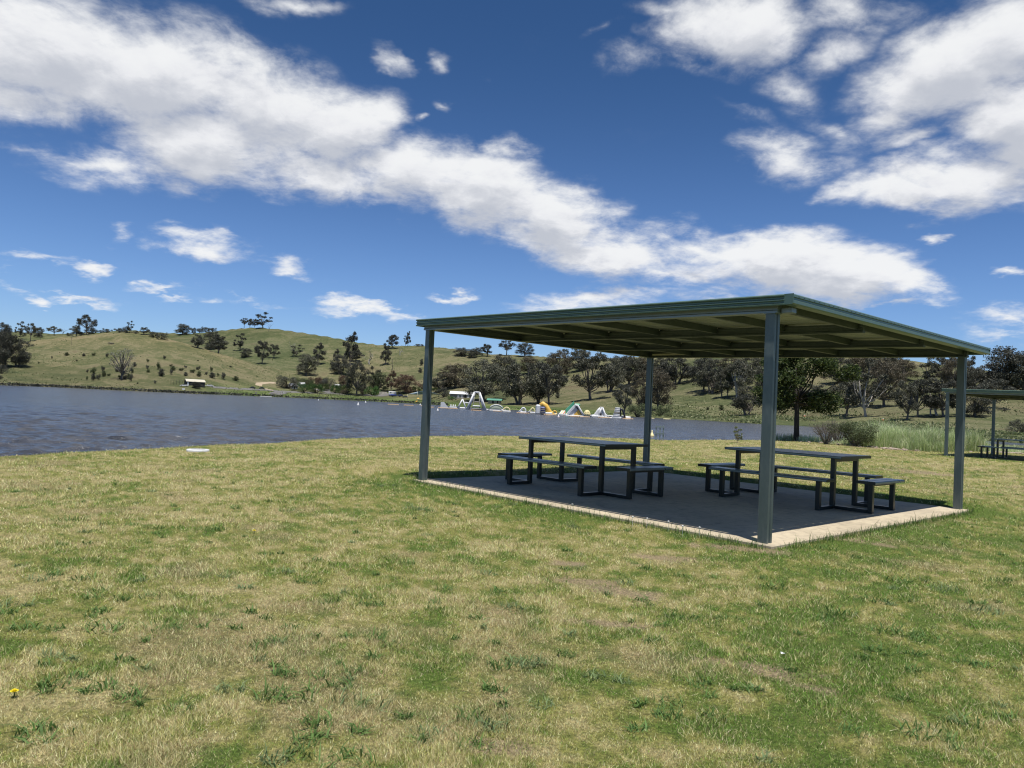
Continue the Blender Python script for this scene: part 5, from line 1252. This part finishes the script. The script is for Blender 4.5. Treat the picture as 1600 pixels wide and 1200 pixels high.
# cattle on the dome hill
def cow(px, py, label, yaw):
    r, s = place('cow', px, py, label, 'cow', yaw, 'cattle on the dome hill'); mb = MB()
    mb.tube([(-1.05, 0, 1.15), (-.9, 0, 1.15), (-.3, 0, 1.08), (.4, 0, 1.1), (.8, 0, 1.25), (1.15, 0, 1.05), (1.45, 0, .75), (1.62, 0, .62)], [.12, .36, .42, .42, .34, .2, .15, .09], 10)
    for a in (-.8, .62):
        for b in (-.22, .22): mb.tube([(a, b, 1.0), (a+.05, b, .5), (a, b, -.03)], [.17, .09, .07], 7)
    mb.tube([(-1.08, 0, 1.3), (-1.2, 0, .9), (-1.2, 0, .5)], [.05, .03, .05], 5)
    for b in (-.2, .2): mb.tube([(1.15, b*.5, 1.12), (1.12, b*1.5, 1.15)], [.06, .02], 5)
    mb.build('body', m_black, r)
cow(171.3, 538.2, 'black cow grazing on the dome hill, smaller looking of two', 2.6); cow(175.5, 538.4, 'black cow grazing on the dome hill, larger looking of two', .3)
# white lid and litter on the lawn, yellow flowers
p = hit(309, 708.4, z=-.15); p.z = float(zf(p.x, p.y)); r = empty('drain_lid', (p.x, p.y, p.z), .3); tag(r, 'round white concrete lid lying in the lawn near the water edge', 'lid')
MB().tube([(0, 0, -.05), (0, 0, .035), (0, 0, .05)], [.235, .235, .225], 28).build('rim', m_white, r); MB().tube([(0, 0, .0495), (0, 0, .054)], [.15, .148], 24).build('cover', wear('lid_grey', (.45, .45, .44), (.36, .36, .35), 20, .7), r)
for px, py, lab in ((22, 1085, 'large yellow dandelion flower in the lawn near the lower left corner'), (397, 831, 'tiny yellow dandelion flower in the lawn left of centre')):
    p = hit(px, py, z=-.05); zz = float(zf(p.x, p.y)); r = empty('dandelion', (p.x, p.y, zz)); tag(r, lab, 'flower', 'yellow dandelions'); k = .65
    mb = MB()
    for ring, (rr, h_) in enumerate(((.022, .004), (.015, .008), (.008, .011))):
        for q in range(14):
            a = q*.4488+ring*.2; c, s_ = math.cos(a), math.sin(a); w = .0035
            mb.add([(0, 0, .026), (c*rr*k-s_*w, s_*rr*k+c*w, .026+h_), (c*rr*k*1.15, s_*rr*k*1.15, .026+h_*.8), (c*rr*k+s_*w, s_*rr*k-c*w, .026+h_)], [(0, 3, 2, 1)])
    mb.build('petals', wear('petal_yellow', (.9, .78, .02), (.88, .7, .02), 30, .6), r); MB().tube([(0, 0, 0), (.003, 0, .026)], .0022, 6).build('stem', L['green'], r)
p = hit(1223, 1022, z=-.05); zz = float(zf(p.x, p.y)); mb = MB(); mb.add([(-.012, -.007, .015), (.011, -.009, .02), (.013, .008, .016), (-.009, .009, .023), (0, 0, .02)], [(0, 1, 4), (1, 2, 4), (2, 3, 4), (3, 0, 4)]); o = mb.build('paper_scrap', m_white, loc=(p.x, p.y, zz)); tag(o, 'small white scrap of litter in the right foreground grass', 'litter')
# clover heads along the slab edge
P = []
for u, v in ((-1.0, -.2), (-1.25, -.24), (-.6, -.22), (-1.4, -.3), (-2.4, -.2), (-.75, -.3)):
    x, y = U(u, v); P.append((x, y, float(zf(x, y))+.11))
mb = MB()
for q in P: mb.ell(q, (.011, .011, .009), 8, 6); mb.tube([(q[0], q[1], q[2]-.12), q], .0015, 4, False)
tag(mb.build('clover_flowers', m_white), 'white clover heads along the front edge of the slab', 'flowers', kind='stuff')

# ------------------------------------------------------------------ inflatable water park
IG = 'inflatable water park pieces on the lake'
def infl(px, py, label, name='inflatable', yaw=0, cat='inflatable'): return place(name, px, py, label, cat, yaw, IG, z=WATER)
def tb(r, name, pts, rad, m, n=10): return MB().tube(pts, rad, n).build(name, m, r)
# black and white ramp
r, s = infl(690, 637, 'black and white ramp inflatable at the left end of the row', 'ramp_inflatable')
MB().prism([(-1.2, 0), (1.2, 0), (1.2, .2), (-1.2, .2)], (-10*s, 0, 0), (-1*s, 0, 9*s)).build('ramp', m_black, r)
MB().add([(-2*s, -1.3, 0), (11*s, -1.3, 0), (3.5*s, -1.3, 9*s), (-1.5*s, -1.3, 9*s), (-2*s, 1.3, 0), (11*s, 1.3, 0), (3.5*s, 1.3, 9*s), (-1.5*s, 1.3, 9*s)], [(0, 1, 2, 3), (7, 6, 5, 4), (1, 5, 6, 2), (0, 3, 7, 4), (3, 2, 6, 7)]).build('body', m_white, r)
r, s = infl(708, 637, 'low white float with three upright cones beside the ramp', 'cone_inflatable'); MB().box(-6*s, 6*s, -1, 1, -.1, .35, .15).build('base', m_white, r)
for a in (-3.6, 0, 3.2): tb(r, 'cone', [(a*s, 0, .3), (a*s, 0, 5*s)], [.45, .12], m_white)
r, s = infl(722, 638.5, 'small white A-frame swing inflatable left of the tall tower', 'frame_inflatable')
for a in (-1, 1): tb(r, 'leg', [(-7*s, a, 0), (0, a*.4, 15*s)], .26, m_white); tb(r, 'leg', [(6*s, a, 0), (0, a*.4, 15*s)], .26, m_white)
tb(r, 'beam', [(1*s, 0, 10*s), (13*s, 0, 9*s)], .24, m_white); MB().box(-4*s, 8*s, -1.2, 1.2, -.1, .5, .2).build('base', m_white, r)
r, s = infl(744, 640.5, 'tallest white four-legged tower inflatable with platforms inside', 'tower_inflatable')
for a, b in ((-15, -1), (-12, 1), (15.5, -1), (12, 1)): tb(r, 'leg', [(a*s, b*2.2, -.1), (a*s*.27, b*.6, 27.5*s)], .30, m_white)
tb(r, 'beam', [(-4*s, -.6, 27.5*s), (4*s, -.6, 27.5*s)], .30, m_white); tb(r, 'beam', [(-4*s, .6, 27.5*s), (4*s, .6, 27.5*s)], .30, m_white)
MB().box(-6*s, 6*s, -1.4, 1.4, 5*s, 7*s, .15).build('platform', m_white, r); MB().box(-8*s, 8*s, -1.8, 1.8, 0, 2.4*s, .15).build('platform', m_black, r); MB().box(-3.5*s, 3.5*s, -1, 1, 12*s, 13.5*s, .1).build('platform', m_brick, r)
for a in (-5.5, 5.5): tb(r, 'strut', [(a*s, -1.2, 0), (a*s*.7, -.8, 20*s)], .12, m_brick)
tb(r, 'side_float', [(11*s, -1, .3), (19*s, -1, .2)], [.5, .3], m_white)
r, s = infl(775.5, 642, 'white arched cage inflatable with vertical bars', 'cage_inflatable')
for yy in (-1.2, 1.2):
    pts = [(-10*s+20*s*(i/12), yy, 1+ (9.5*s-1)*math.sin(math.pi*i/12)**.6) for i in range(13)]; tb(r, 'arch', pts, .2, m_white)
for i in range(1, 12): x = -10*s+20*s*i/12; tb(r, 'bar', [(x, -1.2, 0), (x, -1.2, 1+(9.5*s-1)*math.sin(math.pi*i/12)**.6)], .09, m_white, 6)
vs = []; 
for i in range(13):
    x = -10*s+20*s*i/12; z = 1+(9.5*s-1)*math.sin(math.pi*i/12)**.6
    for yy in (-1.1, 1.1): vs.append((x, yy, z+.1))
MB().add(vs, [(2*i, 2*i+2, 2*i+3, 2*i+1) for i in range(12)], True).build('canopy', m_white, r); MB().box(-11*s, 11*s, -1.4, 1.4, -.1, .35, .12).build('base', m_white, r)
def hump(px, py, label, w, h, m, m2=m_white, name='hump_inflatable'):
    r, s = infl(px, py, label, name); n = 14
    for yy in (-.8, .8): tb(r, 'arch', [(-w*s*.42*math.cos(math.pi*i/n), yy, .2+h*s*.85*math.sin(math.pi*i/n)) for i in range(n+1)], h*s*.16, m)
    for i in (4, 7, 10): tb(r, 'rung', [(-w*s*.42*math.cos(math.pi*i/n), -.8, .2+h*s*.85*math.sin(math.pi*i/n)), (-w*s*.42*math.cos(math.pi*i/n), .8, .2+h*s*.85*math.sin(math.pi*i/n))], .12, m, 6)
    MB().box(-w*s*.55, w*s*.55, -1.2, 1.2, -.1, .42, .16).build('base', m2, r)
    tb(r, 'slide', [(-w*s*.9, 0, .15), (-w*s*.5, 0, .5), (-w*s*.2, 0, h*s*.7)], [.25, .35, .4], m2)
hump(791.5, 643.5, 'yellow half-round hump inflatable with white ramp', 12, 7, m_paleyellow); hump(817.5, 645, 'small white arch inflatable with a yellow stripe', 9, 8, m_white); hump(832, 645.5, 'small white and yellow arch left of the blue block', 8, 8, m_paleyellow)
tb(r, 'spare', [(0, 0, 0), (0, 0, .01)], .01, m_white) if False else None
r, s = infl(847, 647.5, 'blue and white climbing block with orange-yellow slide', 'block_inflatable')
MB().box(-10.5*s, -3*s, -1.6, 1.6, 0, 15*s, .3).build('white_wall', m_white, r); MB().box(-3*s, 4.5*s, -1.6, 1.6, 0, 12*s, .25).build('blue_wall', m_blue, r)
for i in range(4): tb(r, 'rung', [(-3*s, -1.72, (2+2.6*i)*s), (4*s, -1.72, (2+2.6*i)*s)], .12, m_brick, 6)
tb(r, 'slide', [(-4*s, 0, 14.5*s), (0, 0, 16.5*s), (5*s, 0, 13*s), (10*s, 0, 6*s), (15*s, 0, 1*s), (20*s, 0, .3*s)], [.55, .8, .85, .8, .6, .3], m_yellow)
MB().box(4.6*s, 16*s, -1.5, 1.5, -.1, .7, .2).build('base', m_white, r)
hump(866.5, 648, 'low yellow tunnel inflatable right of the blue block', 8, 6, m_yellow, m_paleyellow)
r, s = infl(881, 648.5, 'yellow and white striped sloping mat left of the green slide', 'striped_inflatable')
for i, m in enumerate((m_white, m_paleyellow, m_white, m_orange, m_white, m_paleyellow)): tb(r, 'tube', [((-7+2*i)*s, -1, .2), ((-3+2*i)*s, 1, 6.5*s)], .22, m, 8)
MB().box(-8*s, 8*s, -1.2, 1.2, -.1, .4, .15).build('base', m_white, r)
r, s = infl(899, 650.5, 'tall green and white slide tower with a yellow triangle opening', 'slide_inflatable')
SLP = [(-.85, -.4), (.85, -.4), (.85, .45), (.6, .55), (.5, .15), (-.5, .15), (-.6, .55), (-.85, .45)]
MB().prism(SLP, (-13*s, -1.5, .3), (0, -1.5, 17.5*s)).build('slide', m_white, r); MB().prism(SLP, (-13*s, .1, .5), (0, .1, 17.9*s)).build('slide', m_white, r)
MB().prism([(p[0]*1.3, p[1]*1.5) for p in SLP], (-16*s, 1.9, 1.0), (-3*s, 1.9, 19.2*s)).build('slide', m_green, r)
MB().prism([(-2.2, -.5), (2.2, -.5), (2.2, .3), (-2.2, .3)], (0, 0, 17.5*s), (13*s, 0, .3)).build('climbing_wall', m_black, r)
MB().add([(-12*s, -2.0, .2), (12*s, -2.0, .2), (3*s, -2.0, 16.5*s), (-2*s, -2.0, 16.5*s), (-12*s, 1.2, .2), (12*s, 1.2, .2), (3*s, 1.2, 16.5*s), (-2*s, 1.2, 16.5*s)], [(0, 1, 2, 3), (7, 6, 5, 4), (1, 5, 6, 2), (0, 3, 7, 4), (3, 2, 6, 7)]).build('body', m_white, r)
tb(r, 'rim', [(-1*s, -2.3, 17*s), (3*s, -2.4, 16.8*s), (8*s, -2.4, 9*s), (13*s, -2.3, .3)], .3, m_white); MB().box(-3*s, 7*s, -1.9, 2.4, 16*s, 20*s, .3).build('top_block', m_green, r)
MB().add([(-3*s, -2.25, .2), (10*s, -2.25, .2), (4*s, -2.25, 11*s), (-3*s, -2.01, .2), (10*s, -2.01, .2), (4*s, -2.01, 11*s)], [(0, 1, 2), (5, 4, 3), (0, 2, 5, 3), (1, 4, 5, 2)]).build('side_panel', m_yellow, r); MB().box(-15*s, 13*s, -2.6, 2.6, -.1, .3, .1).build('base', m_white, r)
r, s = infl(917, 650.5, 'pale yellow ball-shaped climbing frame inflatable', 'ball_inflatable')
for k in range(5):
    a = k*math.pi/5; tb(r, 'hoop', [(5*s*math.cos(t)*math.cos(a), 5*s*math.cos(t)*math.sin(a), .1+8.5*s*math.sin(t)) for t in np.linspace(0, math.pi, 13)], .2, m_paleyellow, 8)
tb(r, 'hoop', [(4.4*s*math.cos(t), 4.4*s*math.sin(t), 4*s) for t in np.linspace(0, 2*math.pi, 17)], .18, m_paleyellow, 8)
r, s = infl(938, 652, 'white double-peaked climbing inflatable with a slide on its left', 'peak_inflatable')
tb(r, 'slide', [(-16*s, 0, .2), (-8*s, 0, 2*s), (-3*s, 0, 10*s), (0, 0, 14*s)], [.3, .6, .6, .5], m_white)
for yy in (-1, 1): tb(r, 'leg', [(-3*s, yy, 0), (1*s, yy*.8, 15*s)], .25, m_white); tb(r, 'leg', [(12*s, yy, 0), (7*s, yy*.9, 5*s), (3*s, yy*.8, 15*s)], .25, m_white)
MB().add([(-12*s, -.7, .2), (9*s, -.7, .2), (3*s, -.7, 12*s), (-2*s, -.7, 12*s), (-12*s, .7, .2), (9*s, .7, .2), (3*s, .7, 12*s), (-2*s, .7, 12*s)], [(0, 1, 2, 3), (7, 6, 5, 4), (1, 5, 6, 2), (0, 3, 7, 4), (3, 2, 6, 7)]).build('body', m_white, r)
for i in range(6): z = (2+2.2*i)*s; x = (11-1.5*i)*s; tb(r, 'rung', [(x, -1, z), (x, 1, z)], .16, m_white, 6)
tb(r, 'beam', [(-1*s, -.8, 15*s), (4*s, -.8, 15*s)], .25, m_white); MB().box(-14*s, 12*s, -1.4, 1.4, -.1, .45, .15).build('base', m_white, r)
MB().box(-2*s, 2*s, -1.1, 1.1, 0, 7*s, .1).build('core', m_black, r)
r, s = infl(952, 653, 'long white low bridge inflatable with dark gaps between the two peaks', 'bridge_inflatable'); MB().box(-8*s, 9*s, -1, 1, 3*s, 4.4*s, .1).build('rail', m_white, r); MB().box(-8*s, 9*s, -1.2, 1.2, -.1, 1.4*s, .15).build('base', m_white, r)
for i in range(8): MB().box((-7.4+2*i)*s, (-6.4+2*i)*s, -.9, .9, 1.4*s, 3*s).build('upright', m_white if i % 2 else m_black, r)
r, s = infl(966, 654, 'white striped hooked tower inflatable at the right end of the row', 'hook_inflatable')
for i in range(7): tb(r, 'striped_tube', [(-9*s+i*.6*s, -1.2, (1.5+2.4*i)*s), (2*s, -1.2, (1.5+2.4*i)*s)], 1.15*s, m_white if i != 3 else m_brick, 8)
for yy in (-1, 1): tb(r, 'arm', [(1*s, yy, 16*s), (6*s, yy, 14*s), (9*s, yy, 7*s), (10*s, yy, 1*s)], .3, m_black)
MB().box(1*s, 4*s, -1, 1, 0, 14*s, .2).build('core', m_black, r); tb(r, 'foot_float', [(5*s, 0, .3), (19*s, 0, .3)], [.7, .4], m_white); MB().box(-10*s, 5*s, -1.4, 1.4, -.1, .5, .15).build('base', m_white, r)
FL = [(614.5, 632.6, 17, 'pair of long tan floats, leftmost piece near the caravan'), (638.5, 633.8, 15, 'long tan float left of the shelter post'), (662, 634.8, 9, 'tan float touching the shelter post, left side'), (675, 636.8, 6, 'tan float touching the shelter post, right side'), (692, 637.8, 15, 'tan float in front of the black and white ramp'),
      (706, 638.6, 18, 'tan float in front of the cone inflatable'), (744, 641.6, 16, 'tan float in front of the tall white tower'), (777, 642.9, 14, 'tan float in front of the white cage'), (817, 645.8, 20, 'tan float in front of the small white arch'), (859, 648.3, 19, 'tan float in front of the orange-yellow slide'),
      (895, 650.8, 14, 'tan float in front of the green slide'), (912, 651.6, 19, 'tan float in front of the pale yellow ball'), (944, 652.8, 20, 'tan float in front of the white bridge'), (981, 654.8, 17, 'tan float at the right end of the inflatable row'), (1020, 654.2, 5, 'short tan float just right of the back post'), (1042, 655.2, 11, 'tan float alone near the grassy bank')]
for px, py, w, lab in FL:
    r, s = place('tan_float', px, py, lab, 'float', .03, 'tan floating walkways', z=WATER); MB().box(-w*s/2, w*s/2, -.7, .7, -.1, 1.4*s*.8, .08).build('pad', m_tan if px < 1000 else m_paleyellow, r)
    for a in (-.35, .35): MB().tube([(a*w*s, -.72, .1), (a*w*s, -.78, .1)], .08, 8).build('handle', m_frame, r)
